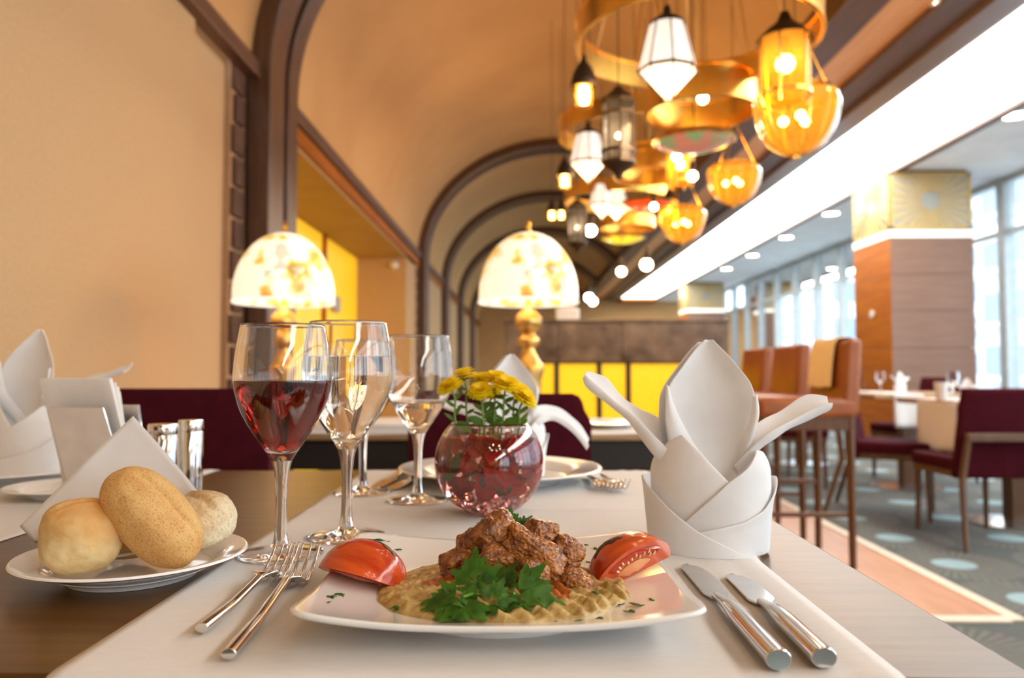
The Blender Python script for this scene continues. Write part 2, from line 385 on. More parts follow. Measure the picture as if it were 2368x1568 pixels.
# ---------------------------------------------------------------- window wall
wk = 1
struct(G().box((XR, Y0, 0), (XR+.25, Y1, .28)).build('wall_right', m_whitep, smooth=False), 'low sill wall under the windows')
y = Y0; ys = []
while y < Y1-.2:
    step = 1.08; yb = min(y+step, Y1)
    wo = struct(G().box((XR, y, .28), (XR+.14, y+.13, 3.05)).build('window_%d' % wk, m_mull, bevel=.006), 'tall window bay with pale metal frame')
    g = G()
    for z in (.28, 2.42, 3.0): g.box((XR+.02, y+.13, z), (XR+.10, yb, z+.06))
    g.build('transom', m_mull, wo, smooth=False)
    G().add([(XR+.06, y+.13, .34), (XR+.06, yb, .34), (XR+.06, yb, 2.42), (XR+.06, y+.13, 2.42)], [(0,1,2,3)]).build('pane', m_pane, wo, smooth=False)
    G().add([(XR+.06, y+.13, 2.48), (XR+.06, yb, 2.48), (XR+.06, yb, 3.0), (XR+.06, y+.13, 3.0)], [(0,1,2,3)]).build('pane', m_pane, wo, smooth=False)
    y += step; wk += 1
# outside
m_pave = M('outdoor_paving', (.62,.64,.66), .9, vscale=2)
struct(G().box((XR+.25, -30, -.6), (80, 90, -.5)).build('ground', m_pave, smooth=False), 'pale paving outside the windows')
m_bw = M('pale_render', (.80,.84,.88), .9, vscale=2); m_bwin = M('distant_window', (.30,.38,.46), .3, vscale=1)
def building(x, y, wx, wy, h, lab, fl, nb):
    t = thing('building', lab, 'building', (x, y, -.5))
    G().box((0, 0, 0), (wx, wy, h)).build('walls', m_bw, t, smooth=False)
    for k in range(fl):
        z = 1.2+k*(h-1.5)/fl
        for j in range(nb):
            a = (j+.25)*wy/nb
            wn = G().box((-.06, a, z), (.05, a+wy/nb*.5, z+1.6)).build('window', m_bwin, t, smooth=False)
        for j in range(max(2, nb//2)):
            a = (j+.25)*wx/max(2, nb//2)
            G().box((a, -.06, z), (a+wx/max(2, nb//2)*.5, .05, z+1.6)).build('window', m_bwin, t, smooth=False)
        G().box((-.9, wy*.1, z-.35), (0, wy*.9, z-.15)).build('balcony', m_bw, t, smooth=False)
building(26, 30, 12, 14, 22, 'pale multi-storey building with balconies outside the right-hand window', 7, 5)
building(24, 62, 14, 20, 16, 'farther pale building seen through the distant windows', 5, 6)
building(30, 8, 14, 14, 18, 'pale building opposite the near windows, right of the balconied one', 5, 5)
# ---------------------------------------------------------------- pillars
m_gold = M('gold_ornament', (.55,.38,.13), .45, .1, vscale=10)
m_etch = M('frosted_glass_panel', (.36,.37,.34), .2, vscale=6)
m_litband = M('lit_glass_band', (1,.95,.85), .3, emis=.4, vscale=10)
def pillar(x, y, s, n):
    o = thing('pillar', n, 'pillar', (x, y, 0))
    zt = 2.33
    c = G().box((0.02, 0.02, 0), (s-.02, s-.02, 3.05)).build('core', m_pillarwood, o, smooth=False)
    k = 6; h = zt/k
    for i in range(k):
        G().box((-.01, -.015, i*h+.002), (s+.01, .02, (i+1)*h-.002)).build('veneer_panel', m_pillarwood, o, bevel=.002)
        G().box((-.015, -.01, i*h+.002), (.02, s+.01, (i+1)*h-.002)).build('side_panel', m_orangewood, o, bevel=.002)
    G().box((-.02, -.02, zt), (s+.02, s+.02, zt+.075)).build('glass_band', m_litband, o, bevel=.004)
    for face in (0, 1):
        T = Matrix.Identity(4) if face == 0 else Matrix(((0,1,0,0),(1,0,0,0),(0,0,1,0),(0,0,0,1)))
        hh = 3.02-zt-.085; z0 = zt+.085
        gl = G().box((.0, -.012, z0), (s, .02, z0+hh), T).build('glass_panel', m_etch if face == 0 else M('darkened_side_glass', (.10,.065,.022), .25, vscale=6), o, bevel=.003)  # same frosted glass; dimmer reflection of the side face put into its colour
        g = G(); cx, cz = s*.5, z0+hh*.5
        for i in range(28):
            a = 2*PI*i/28; dx, dz = cos(a), sin(a)
            t1 = min((s*.5-.03)/max(abs(dx), 1e-3), (hh*.5-.03)/max(abs(dz), 1e-3)); r0 = .10
            nx, nz = -dz, dx
            q = []
            for yy in (-.018, -.011):
                q += [T @ Vector((cx+dx*r0-nx*.006, yy, cz+dz*r0-nz*.006)), T @ Vector((cx+dx*t1-nx*.022, yy, cz+dz*t1-nz*.022)), T @ Vector((cx+dx*t1+nx*.022, yy, cz+dz*t1+nz*.022)), T @ Vector((cx+dx*r0+nx*.006, yy, cz+dz*r0+nz*.006))]
            g.hexa(q)
        g.build('gold_rays', m_gold, gl, smooth=False)
        g = G(); e = .03
        for a, b in (((0, z0), (s, z0+e)), ((0, z0+hh-e), (s, z0+hh)), ((0, z0), (e, z0+hh)), ((s-e, z0), (s, z0+hh))):
            g.box((a[0], -.02, a[1]), (b[0], -.011, b[1]), T)
        g.build('gold_border', m_gold, gl, smooth=False)
    return o
pa = P(2062, 700, y=8.1)
pl = pillar(pa.x, 8.1, .85, 'wood-clad square pillar with a gold sunburst glass panel, by the right windows')
q = G().lathe([(0, 0), (.045, 0), (.045, .01), (0, .01)], 20).build('wall_button', m_china, pl); q.rotation_euler = (0, -PI/2, 0); q.location = (-.015, .42, 1.55)
pb = P(1590, 700, y=18.4)
pillar(pb.x, 18.4, .87, 'far wood-clad pillar with a pale glass panel, behind the bar')
# ---------------------------------------------------------------- bar
YB = 5.6
def bx(px): return (px-1205)*YB/F
bar = thing('bar_counter', 'bar with a brown marble front over glowing yellow panels', 'bar', (0, YB, 0))
xs = [-.12, bx(1290), bx(1438), bx(1682)]
for a, b in zip(xs, xs[1:]):
    G().box((a+.002, -.03, .985), (b-.002, .02, 1.275)).build('marble_slab', m_marble, bar, bevel=.004)
G().box((xs[0], .02, .985), (xs[-1], .75, 1.262)).build('counter_body', m_blackwood, bar, smooth=False)
G().box((xs[0]-.02, -.045, 1.275), (xs[-1]+.01, .78, 1.295)).build('counter_top', m_marble, bar, bevel=.006)
G().box((xs[0], .03, 0), (xs[-1], .7, .985)).build('base_body', m_blackwood, bar, smooth=False)
pb_ = [-.10, bx(1287), bx(1385), bx(1452), bx(1590), bx(1675)]
for a, b in zip(pb_, pb_[1:]):
    G().box((a+.018, .0, .10), (b-.018, .03, .975)).build('lit_panel', m_barlit, bar, bevel=.004)
for a in pb_: G().box((a-.018, -.012, 0), (a+.018, .03, .985)).build('mullion', m_blackwood, bar, bevel=.003)
G().box((xs[0], -.012, 0), (xs[-1], .03, .09)).build('plinth', m_blackwood, bar, smooth=False)
p = P(1310, 742, y=YB+.3)
bm = thing('coffee_machine', 'small white appliance standing on the bar top', 'appliance', (p.x, YB+.3, 1.295))
G().box((-.09, -.12, 0), (.09, .12, .10)).build('housing', m_china, bm, bevel=.012)
G().box((-.07, -.10, .10), (.07, .10, .112)).build('cup_rail', m_steel, bm, bevel=.004)
# ---------------------------------------------------------------- bar stools
def stool_proto():
    t = thing('bar_stool', '', 'stool')
    G().box((-.44, -.23, .70), (.03, .23, .80)).build('seat', m_leather_o, t, bevel=.03, bseg=4)
    G().hexa([(-.05,-.23,.72),(.03,-.23,.72),(.03,.23,.72),(-.05,.23,.72),(-.015,-.22,1.07),(.055,-.22,1.07),(.055,.22,1.07),(-.015,.22,1.07)]).build('backrest', m_leather_o, t, bevel=.018, bseg=3)
    for sx in (-.41, -.005):
        for sy in (-.2, .2):
            G().tube([(sx, sy, .71), (sx*1.02, sy*1.04, 0)], [.024, .019], 4).build('leg', m_chairwood, t, ang=30, bevel=.003)
    G().box((-.43, -.215, .645), (.015, .215, .705)).build('seat_frame', m_chairwood, t, bevel=.004)
    for a in ((-.42, -.205, .24, -.0, -.19), (-.42, .19, .34, -.0, .205)):
        G().box((a[0], a[1], a[2]), (a[3], a[4], a[2]+.022)).build('footrest', m_chairwood, t, bevel=.003)
    G().box((-.43, -.2, .30), (-.405, .2, .325)).build('footrest', m_steelm, t, bevel=.003)
    return t
st = stool_proto()
labs = ['nearest orange leather bar stool, with a cream cloth over its back', 'second orange leather bar stool from the front', 'third orange leather bar stool, farthest in the row']
for i, yy in enumerate((3.83, 4.46, 5.09)):
    s = st if i == 0 else dup(st)
    s.location = (1.545, yy, 0); s['label'] = labs[i]; s['group'] = 'bar stools beside the bar'
tw = G().grid(lambda u, v: (1.545+interp([(0, -.064), (.40, -.036), (.46, -.018), (.54, .050), (.60, .072), (1, .10)], u), 3.70+.30*v+.012*sin(6*u), interp([(0, .84), (.40, 1.06), (.46, 1.085), (.54, 1.085), (.60, 1.06), (1, .83)], u)+.004*sin(9*v)), 26, 8)
tag(tw.build('cream_cloth', M('cream_cloth', (.88,.74,.52), .9, vscale=40), sub=1, solid=.004), 'cream cloth hanging over the back of the nearest bar stool', 'cloth')
# ---------------------------------------------------------------- dining chairs
def chair_proto():
    t = thing('dining_chair', '', 'chair')           # faces +Y
    G().box((-.235, -.20, .40), (.235, .26, .475)).build('seat', m_burg, t, bevel=.022, bseg=3)
    G().box((-.225, -.19, .365), (.225, .25, .405)).build('seat_frame', m_chairwood, t, bevel=.004)
    bk = G().grid(lambda u, v: ((u-.5)*.48*(1-.03*v), -.205-.10*v**1.2+.012*(2*u-1)**2, .36+.50*v), 8, 10)
    bk.build('backrest', m_burg, t, solid=.045, soff=-1, bevel=.014, bseg=3)
    sm_ = G().box((-.003, -.012, .0), (.003, .0, .38))
    fr = G()
    path = [(-.245, -.30, 0), (-.222, -.265, .30), (-.205, -.285, .56), (-.19, -.293, .60)]
    for sgn in (-1, 1):
        G().tube([(sgn*a, b-.02, c) for a, b, c in ((.285, -.345, 0), (.232, -.235, .36), (.212, -.268, .60))], [.014, .021, .02], 6).build('rear_leg', m_chairwood, t, ang=50)
        G().tube([(sgn*.205, .225, .38), (sgn*.212, .235, 0)], [.021, .014], 6).build('front_leg', m_chairwood, t, ang=50)
    G().box((-.225, -.305, .575), (.225, -.272, .622)).build('back_rail', m_chairwood, t, bevel=.006)
    G().box((-.003, -.268, .375), (.003, -.262, .575)).build('back_seam', m_burg, t, smooth=False)
    return t
ch = chair_proto()
def place_chair(x, y, facing, label, group='burgundy dining chairs', first=[True], sc=1.0):
    c = ch if first[0] else dup(ch); first[0] = False
    c.location = (x, y, 0); c.rotation_euler = (0, 0, R(facing-90)); c['label'] = label; c['group'] = group; c.scale = (sc,)*3
    return c
place_chair(2.53, 4.34, 92, 'burgundy chair seen from behind at the right edge, wooden frame around its back', sc=.96)
place_chair(2.40, 5.06, -30, 'burgundy chair turned side-on, left of the right-edge table')
# ---------------------------------------------------------------- restaurant tables at the right
m_ttop = M('dining_table_wood', (.42,.26,.14), .35, col2=(.34,.2,.1), vscale=6, stretch=(1,6,1))
def tbl(x, y, w_, d_, label):
    t = thing('dining_table', label, 'table', (x, y, 0))
    G().box((-w_/2, -d_/2, .715), (w_/2, d_/2, .75)).build('tabletop', m_ttop, t, bevel=.006)
    G().box((-.05, -.05, .03), (.05, .05, .715)).build('column', m_chairwood, t, bevel=.005)
    G().lathe([(0, 0), (.26, 0), (.26, .012), (.06, .035), (0, .035)], 32).build('base_plate', m_steelm, t)
    return t
tbl(2.99, 4.72, 1.0, .85, 'wooden dining table behind the burgundy chair at the right edge')
tbl(3.05, 6.15, .85, .8, 'wooden dining table in front of the wooden pillar, laid with a white cloth')
tbl(2.78, 7.7, .85, .8, 'farther wooden dining table, left of the pillar foot')
def drape(name, label, x0, x1, y0, y1, drop, side='x', z=.751):
    """cloth lying on a table and hanging over its left edge"""
    L = (x1-x0)
    def fn(u, v):
        s = u*(L+drop)
        yy = lerp(y0, y1, v)
        if s < drop: return (x0-.006-.012*sin(PI*2*v+s*8)*(drop-s)/drop, yy, z-(drop-s)-.0)
        return (x0+s-drop, yy, z+.002)
    return tag(G().grid(fn, 30, 10).build(name, m_napkin, solid=.0015), label, 'placemat', 'white table runners')
drape('table_runner', 'white runner hanging grey over the left edge of the right-edge table', 2.49, 3.4, 4.42, 4.86, .30)
tag(G().grid(lambda u, v: (lerp(2.77, 2.98, u), 5.742-.008*sin(9*u)*sm(.25, 0, v) if v < .28 else lerp(5.742, 6.5, (v-.28)/.72), .753-(.28-v)/.28*.25 if v < .28 else .7525), 14, 25).build('table_runner', m_napkin, solid=.0015),
    'bright white runner hanging over the near edge of the table in front of the pillar', 'placemat', 'white table runners')
drape('table_runner', 'white runner on the farther table, left of the pillar foot', 2.36, 3.15, 7.5, 7.9, .2)
place_chair(3.35, 6.62, 190, 'burgundy chair behind the table in front of the pillar')
place_chair(2.18, 6.3, -10, 'burgundy chair behind the nearest bar stool, facing the pillar table')
place_chair(2.35, 7.0, 40, 'burgundy chair at the farther table, seen beside the nearest stool')
place_chair(1.95, 7.75, 0, 'burgundy chair farthest back, partly hidden by the bar stools')
# things on those tables
def cup(x, y, z, r, h, label, group=None):
    t = thing('cup', label, 'cup', (x, y, z), group=group)
    G().lathe([(0, 0), (r*.75, 0), (r, h), (r*.9, h), (r*.66, .006), (0, .006)], 24).build('body', m_china, t)
    G().tube(smooth_path([(r*.93, 0, h*.8), (r*1.5, 0, h*.75), (r*1.5, 0, h*.4), (r*.85, 0, h*.3)], 4), .005, 6).build('handle', m_china, t)
    return t
p = P(2182, 935, y=4.4)
cup(p.x, 4.42, .7535, .038, .105, 'white cup near the left edge of the right-edge table')
def small_glass(x, y, z, label):
    t = thing('water_glass', label, 'glass', (x, y, z))
    G().lathe([(0, 0), (.03, 0), (.03, .003), (.005, .008), (.0045, .07), (.03, .09), (.036, .125), (.031, .165), (.030, .165), (.034, .125), (.028, .092), (0, .074)], 24).build('bowl', m_glass, t)
small_glass(P(2205, 900, y=4.55).x, 4.55, .7535, 'stemmed glass beside the white cup on the right-edge table')
small_glass(P(2030, 890, y=6.0).x+.02, 6.0, .7535, 'stemmed glass at the left on the table in front of the pillar')
# ---------------------------------------------------------------- second-row table with the two shaded lamps
t2 = thing('long_table', 'long wooden table with a thick dark front, behind the burgundy chairs', 'table', (0, 0, 0))
G().box((-1.22, 2.06, .735), (.42, 2.80, .75)).build('tabletop', m_ttop, t2, bevel=.004)
G().box((-1.20, 2.075, .655), (.40, 2.78, .735)).build('apron', m_blackwood, t2, bevel=.004)
for x in (-1.12, .32):
    for y in (2.13, 2.70): G().box((x-.03, y-.03, 0), (x+.03, y+.03, .655)).build('leg', m_blackwood, t2, bevel=.004)
p0 = P(735, 995, z=.752); p1 = P(935, 995, z=.752)
def flat_runner(x0, x1, y0, y1, label, z=.7502):
    g = G().grid(lambda u, v: (lerp(x0, x1, u), lerp(y0, y1, v), z+.0015+.001*sin(9*u+4*v)), 12, 12)
    return tag(g.build('table_runner', m_cloth, solid=.0014, soff=1), label, 'placemat', 'white table runners')
flat_runner(-.62, -.22, 2.065, 2.78, 'folded white runner at the left on the lamp table')
flat_runner(.02, .40, 2.065, 2.78, 'white runner on the lamp table right of the second chair')
for k in range(3):
    o = G().box((-.17, -.11, 0), (.17, .11, .006)).build('folded_cloth', m_napkin, bevel=.0025)
    o.location = (-.42+.012*k, 2.22+.01*k, .7535+.0072*k); o.rotation_euler = (0, 0, R(4-5*k))
    tag(o, ('lowest','middle','topmost')[k]+' folded white cloth stacked on the lamp table between the glasses', 'cloth', 'folded cloths on the lamp table')
sp_ = thing('side_plate', 'white plate on the lamp table behind the far napkin', 'plate', (P(1410, 980, y=2.3).x, 2.3, .7535))
G().lathe([(0, .0), (.05, 0), (.055, .004), (.09, .014), (.092, .017), (.055, .008), (0, .006)], 36).build('dish', m_china, sp_)
# lamps
def shade_mat():
    m = bpy.data.materials.new('mosaic_shade'); t, n, l, p = nodes(m); p.inputs['Roughness'].default_value = .3
    tc = n.new('ShaderNodeTexCoord')
    vo = n.new('ShaderNodeTexVoronoi'); vo.inputs['Scale'].default_value = 26; l.new(tc.outputs['Object'], vo.inputs[0])
    nz = n.new('ShaderNodeTexNoise'); nz.inputs['Scale'].default_value = 11; nz.inputs['Detail'].default_value = 2; l.new(tc.outputs['Object'], nz.inputs[0])
    r1 = n.new('ShaderNodeValToRGB'); e = r1.color_ramp.elements
    e[0].position = .0; e[0].color = (1,.90,.72,1); e[1].position = 1; e[1].color = (1,.93,.76,1)
    for pos, col in ((.54, (1,.90,.72,1)), (.60, (.95,.62,.16,1)), (.66, (.75,.36,.05,1)), (.72, (1,.85,.6,1))):
        q = e.new(pos); q.color = col
    l.new(nz.outputs[0], r1.inputs[0])
    r2 = n.new('ShaderNodeValToRGB'); r2.color_ramp.interpolation = 'CONSTANT'; e = r2.color_ramp.elements
    e[0].position = 0; e[0].color = (1,1,1,1); e[1].position = .80; e[1].color = (.85,.75,.55,1)
    q = e.new(.88); q.color = (.9,.62,.55,1); q = e.new(.94); q.color = (.55,.62,.6,1)
    sx = n.new('ShaderNodeSeparateColor'); l.new(vo.outputs['Color'], sx.inputs[0]); l.new(sx.outputs[0], r2.inputs[0])
    mx = n.new('ShaderNodeMix'); mx.data_type = 'RGBA'; mx.blend_type = 'MULTIPLY'; mx.inputs[0].default_value = .9
    l.new(r1.outputs[0], mx.inputs[6]); l.new(r2.outputs[0], mx.inputs[7])
    l.new(mx.outputs[2], p.inputs['Base Color']); l.new(mx.outputs[2], p.inputs['Emission Color']); p.inputs['Emission Strength'].default_value = SHADE*.55
    return m
m_shade = shade_mat()
m_shade_rim = emit('shade_inside', (1,.90,.72), SHADE)
def table_lamp(px, label):
    YL = 2.55; x = P(px, 700, y=YL).x
    t = thing('table_lamp', label, 'lamp', (x, YL, .7535), group='domed mosaic lamps')
    zz = lambda py: P(1205, py, y=YL).z-.7535
    zb, zt = zz(700), zz(537)
    Rr = .166; H = zt-zb
    prof = [(Rr*1.0, zb), (Rr*.995, zb+.02)]+[(Rr*cos(a), zb+.02+(H-.02)*sin(a)) for a in [PI/2*k/14 for k in range(1, 15)]]
    prof[-1] = (.004, zt)
    G().lathe(prof, 48).build('lamp_shade', m_shade, t, solid=.003)
    G().lathe([(Rr*1.0, zb-.004), (Rr*1.012, zb), (Rr*1.0, zb+.006), (Rr*.985, zb)], 48, close=True).build('shade_rim', m_shade_rim, t)
    G().lathe([(0, zt-.004), (.012, zt), (.006, zt+.012), (.010, zt+.02), (.004, zt+.034), (0, zt+.042)], 16).build('finial', m_brass, t)
    z = zz
    G().lathe([(.012, z(720)), (.009, z(690)), (.009, z(600)), (0, z(598))], 16).build('stem', m_brass, t)
    col = [(0, 0), (.075, 0), (.078, .012), (.06, .02), (.045, .035), (.042, z(880)), (.050, z(862)), (.052, z(850)), (.05, z(845)), (.034, z(830)), (.024, z(815)), (.02, z(805)), (.034, z(798)), (.038, z(790)), (.034, z(782)), (.024, z(776)), (.020, z(770)),
           (.030, z(766)), (.042, z(756)), (.046, z(745)), (.042, z(732)), (.030, z(722)), (.018, z(716)), (.014, z(708)), (0, z(706))]
    G().lathe(col, 32).build('baluster', m_oldbrass, t, ang=60)
    G().lathe([(.0515, z(853)), (.0545, z(851)), (.0545, z(848)), (.051, z(846))], 32).build('collar', m_brass, t)
    G().ball((0, 0, zb+.05), .028, 2).build('bulb', m_bulb, t)
    return t
table_lamp(657, 'left domed lamp with glowing mosaic shade, behind the two full glasses')
table_lamp(1222, 'right domed lamp with glowing mosaic shade on a brass baluster, above the flowers')
# small devices on the alcove
p = P(912, 597, y=8.70)
sd = thing('ceiling_sensor', 'small white sensor on the alcove return wall', 'sensor', (p.x, 8.71, 2.13))
G().lathe([(0, 0), (.05, 0), (.05, .03), (.03, .06), (0, .065)], 20).build('dome', m_china, sd); sd.rotation_euler = (PI/2, 0, 0)
p = P(770, 703, x=-1.875)
bxx = G().box((0, -.12, -.08), (.05, .12, .08)).build('wall_box', M('grey_box', (.45,.42,.38), .5), bevel=.01); bxx.location = p
tag(bxx, 'small grey box on the yellow wall beside the left lamp shade', 'box')
# ---------------------------------------------------------------- chandeliers
def record(t, z):  # a copied lantern at another place: stretch its own cord up to the vault
    for c in t.children:
        if c.name.startswith('cord'):
            zs = [v.co.z for v in c.data.vertices]; z0, z1 = min(zs), max(zs)
            need = max(.2, (vault_z(t.location.x)-t.location.z)/t.scale[0]-z0); k = need/(z1-z0)
            c.scale = (1, 1, k); c.location.z = z0*(1-k)
    return t
warm_data = bpy.data.lights.new('lantern_light', 'POINT'); warm_data.energy = WARM; warm_data.color = (1, .66, .34); warm_data.shadow_soft_size = .10
amber_data = bpy.data.lights.new('lantern_light', 'POINT'); amber_data.energy = AMBER; amber_data.color = (1, .50, .10); amber_data.shadow_soft_size = .06
def amber_light(t, z):
    o = bpy.data.objects.new('lantern_light', amber_data); COL.objects.link(o); o.parent = t; o.location = (0, 0, z)
def hang(t, z, top=3.6):  # cord from lantern to vault
    G().tube([(0, 0, z), (0, 0, z+top)], .0022, 6).build('cord', m_iron, t)
def vault_z(x):
    c = max(-1, min(1, (x-VC)/VA)); return ZS+VB*math.sqrt(max(0, 1-c*c))
def ring_chandelier(px, py, d, dia, band, label, rods=6):
    p = P(px, py, y=d); t = thing('ring_chandelier', label, 'chandelier', p, group='brass ring chandeliers')
    r = dia/2; top = vault_z(p.x)-p.z
    G().lathe([(r, 0), (r, band), (r-.006, band), (r-.006, 0)], 72, close=True).build('brass_band', m_brass, t)
    for zz in (0, band-.012): G().lathe([(r+.004, zz), (r+.004, zz+.012), (r-.012, zz+.012), (r-.012, zz)], 72, close=True).build('rim', m_brass, t)
    for k in range(rods):
        a = 2*PI*k/rods+.4
        G().tube([((r-.006)*cos(a), (r-.006)*sin(a), band*.6), (.05*cos(a), .05*sin(a), top)], .0028, 5).build('rod', m_oldbrass, t)
    G().lathe([(0, top-.03), (.08, top-.03), (.07, top), (0, top)], 24).build('ceiling_rose', m_oldbrass, t)
    return t
ring_chandelier(1610, 105, 3.17, 1.0, .12, 'largest brass ring hanging nearest, at the top of the picture')
ring_chandelier(1620, 265, 3.75, .545, .16, 'small deep brass ring below the largest ring')
ring_chandelier(1465, 318, 5.1, 1.0, .12, 'second large brass ring, behind the white faceted lanterns')
ring_chandelier(1505, 408, 5.75, .55, .14, 'second small brass ring, beside the amber bowls')
ring_chandelier(1425, 468, 7.3, 1.0, .12, 'third large brass ring, farther down the vault')
ring_chandelier(1450, 530, 8.3, .60, .12, 'farthest small brass ring, low over the pendant bulbs')
def fill_chandelier(x, y, z, label, kw):  # unseen chandeliers added as fill light for the near table and napkin
    q = P(1205, 858, y=1.0); t = thing('ring_chandelier', label, 'chandelier', (x, y, z), group='brass ring chandeliers')
    r = .5; top = vault_z(x)-z
    G().lathe([(r, 0), (r, .12), (r-.006, .12), (r-.006, 0)], 72, close=True).build('brass_band', m_brass, t)
    for k in range(6):
        a = 2*PI*k/6
        G().tube([((r-.006)*cos(a), (r-.006)*sin(a), .07), (.05*cos(a), .05*sin(a), top)], .0028, 5).build('rod', m_oldbrass, t)
        c = (r*.9*cos(a), r*.9*sin(a), -.10)
        G().tube([(c[0], c[1], .0), (c[0]*1.08, c[1]*1.08, .06)], .003, 5).build('hook', m_iron, t)
        G().lathe([(.012, .05), (.014, .02), (.012, .10), (0, .10)], 12, c=c).build('socket', m_iron, t)
        G().ball(c, .035, 2).build('bulb', m_bulb, t)
        l = bpy.data.lights.new('fill_bulb_light', 'POINT'); l.energy = FILL_LAMP*kw; l.color = (1, .90, .78); l.shadow_soft_size = .045
        o = bpy.data.objects.new('fill_bulb_light', l); COL.objects.link(o); o.parent = t; o.location = (c[0], c[1], c[2]-.085)
fill_chandelier(.55, -1.0, 2.35, 'added unseen brass ring chandelier of bare bulbs, fill light behind the viewer', .6)
fill_chandelier(.60, 1.2, 2.45, 'added unseen brass ring chandelier of bare bulbs, fill light over the near table', .15)
def faceted(px, py, d, label, first=[None]):
    p = P(px, py, y=d)
    if first[0]:
        t = record(dup(first[0], loc=p, label=label), 0)
        return t
    t = thing('faceted_lantern', label, 'lantern', p, group='white faceted lanterns'); n = 8
    lv = [(.070, .0), (.116, -.185), (.012, -.295)]      # radius, z : top, waist, tip
    for k in range(n):
        a0, a1 = 2*PI*k/n, 2*PI*(k+1)/n
        for (r0, z0), (r1, z1) in zip(lv, lv[1:]):
            v = [(r0*cos(a0), r0*sin(a0), z0), (r0*cos(a1), r0*sin(a1), z0), (r1*cos(a1), r1*sin(a1), z1), (r1*cos(a0), r1*sin(a0), z1)]
            G().add(v, [(0,1,2,3)]).build('pane', m_milk, t, smooth=False, solid=.003)
    g = G()
    for k in range(n):
        a = 2*PI*k/n
        g.tube([(r*1.01*cos(a), r*1.01*sin(a), z) for r, z in lv], .0042, 5)
    g.build('lead_frame', m_iron, t)
    G().lathe([(.118, -.192), (.123, -.185), (.118, -.178), (.113, -.185)], 8, close=True, ang=0).build('waist_band', m_iron, t)
    G().lathe([(.074, -.002), (.070, .010), (.045, .03), (.018, .045), (.012, .08), (0, .082)], 16).build('cap', m_iron, t)
    G().ball((0, 0, -.302), .011, 1).build('finial', m_iron, t)
    o = bpy.data.objects.new('lantern_light', warm_data); COL.objects.link(o); o.parent = t; o.location = (0, 0, -.36)
    hang(t, .08, max(.2, vault_z(p.x)-p.z-.08))
    first[0] = t; return t
faceted(1543, 60, 3.0, 'nearest white faceted glass lantern under the largest ring')
faceted(1360, 312, 4.85, 'second white faceted lantern, left of the dark cylinder lantern')
faceted(1392, 428, 6.9, 'third white faceted lantern, just above the red glass dish')
faceted(1425, 440, 7.6, 'farthest white faceted lantern, half behind the third')
def amber_lantern(px, py, d, sc, label, first=[None]):
    p = P(px, py, y=d)
    if first[0]: return record(dup(first[0], loc=p, label=label, scale=sc), 0)
    t = thing('amber_lantern', label, 'lantern', p, group='amber cylinder lanterns', scale=sc)
    G().lathe([(.078, 0), (.078, -.20), (.074, -.22)], 32).build('glass_cylinder', m_amber, t)
    G().lathe([(.10, -.012), (.085, .005), (.06, .03), (.028, .055), (.014, .09), (0, .092)], 24).build('cap', m_iron, t)
    for k in range(6):
        a = 2*PI*k/6
        G().tube([(.083*cos(a), .083*sin(a), 0), (.083*cos(a), .083*sin(a), -.20), (.072*cos(a), .072*sin(a), -.235)], .005, 6).build('bar', m_brass, t)
    G().lathe([(.086, -.205), (.086, -.192), (.079, -.192), (.079, -.205)], 32, close=True).build('hoop', m_brass, t)
    G().ball((0, 0, -.09), .032, 2).build('bulb', m_bulb, t)
    G().lathe([(.016, -.06), (.016, 0), (0, 0)], 12).build('socket', m_iron, t)
    amber_light(t, -.09)
    hang(t, .09, max(.2, (vault_z(p.x)-p.z-.09)/sc))
    first[0] = t; return t
amber_lantern(1815, 88, 3.0, 1.15, 'nearest amber glass cylinder lantern, right under the largest ring')
amber_lantern(1572, 348, 5.0, 1.05, 'second amber cylinder lantern, left of the farther amber bowl')
amber_lantern(1545, 462, 6.6, .95, 'farthest amber cylinder lantern, above the smallest amber bowl')
def amber_bowl(px, py, d, sc, label, first=[None]):
    p = P(px, py, y=d)
    if first[0]: return record(dup(first[0], loc=p, label=label, scale=sc), 0)
    t = thing('amber_bowl_lamp', label, 'lantern', p, group='ribbed amber glass bowls', scale=sc)
    prof = smooth_path([(.145, .15, 0), (.168, .12, 0), (.172, .08, 0), (.155, .0, 0), (.115, -.075, 0), (.055, -.118, 0), (.012, -.128, 0)], 3)
    n = 72; v = []; m = len(prof)
    for q in prof:
        for k in range(n):
            a = 2*PI*k/n; rr = q.x*(1+.06*abs(sin(6*a)))
            v.append((rr*cos(a), rr*sin(a), q.y))
    f = [(i*n+k, i*n+(k+1) % n, (i+1)*n+(k+1) % n, (i+1)*n+k) for i in range(m-1) for k in range(n)]
    G().add(v, f).build('glass_bowl', m_amber, t, norm=False)
    for k in range(12):
        a = PI*k/6
        G().tube([((q.x+.0015)*cos(a), (q.x+.0015)*sin(a), q.y) for q in prof], .0028, 5).build('rib', m_oldbrass, t)
    G().lathe([(0, -.145), (.012, -.14), (.014, -.128), (0, -.125)], 12).build('finial', m_brass, t)
    for k in range(3):
        a = 2*PI*k/3
        G().tube([(.15*cos(a), .15*sin(a), .15), (.0, .0, .48)], .003, 5).build('chain', m_brass, t)
        G().ball((.055*cos(a+.5), .055*sin(a+.5), .03), .021, 2).build('bulb', m_bulb, t)
    G().lathe([(.172, .118), (.176, .124), (.172, .130), (.168, .124)], 48, close=True).build('hoop', m_brass, t)
    amber_light(t, .10)
    hang(t, .48, max(.2, (vault_z(p.x)-p.z)/sc-.48))
    first[0] = t; return t
amber_bowl(1842, 292, 3.3, 1.0, 'nearest ribbed amber glass bowl lamp, right, in front of the light panel')
amber_bowl(1697, 432, 5.0, .95, 'second ribbed amber bowl lamp, between the first bowl and the bulbs')
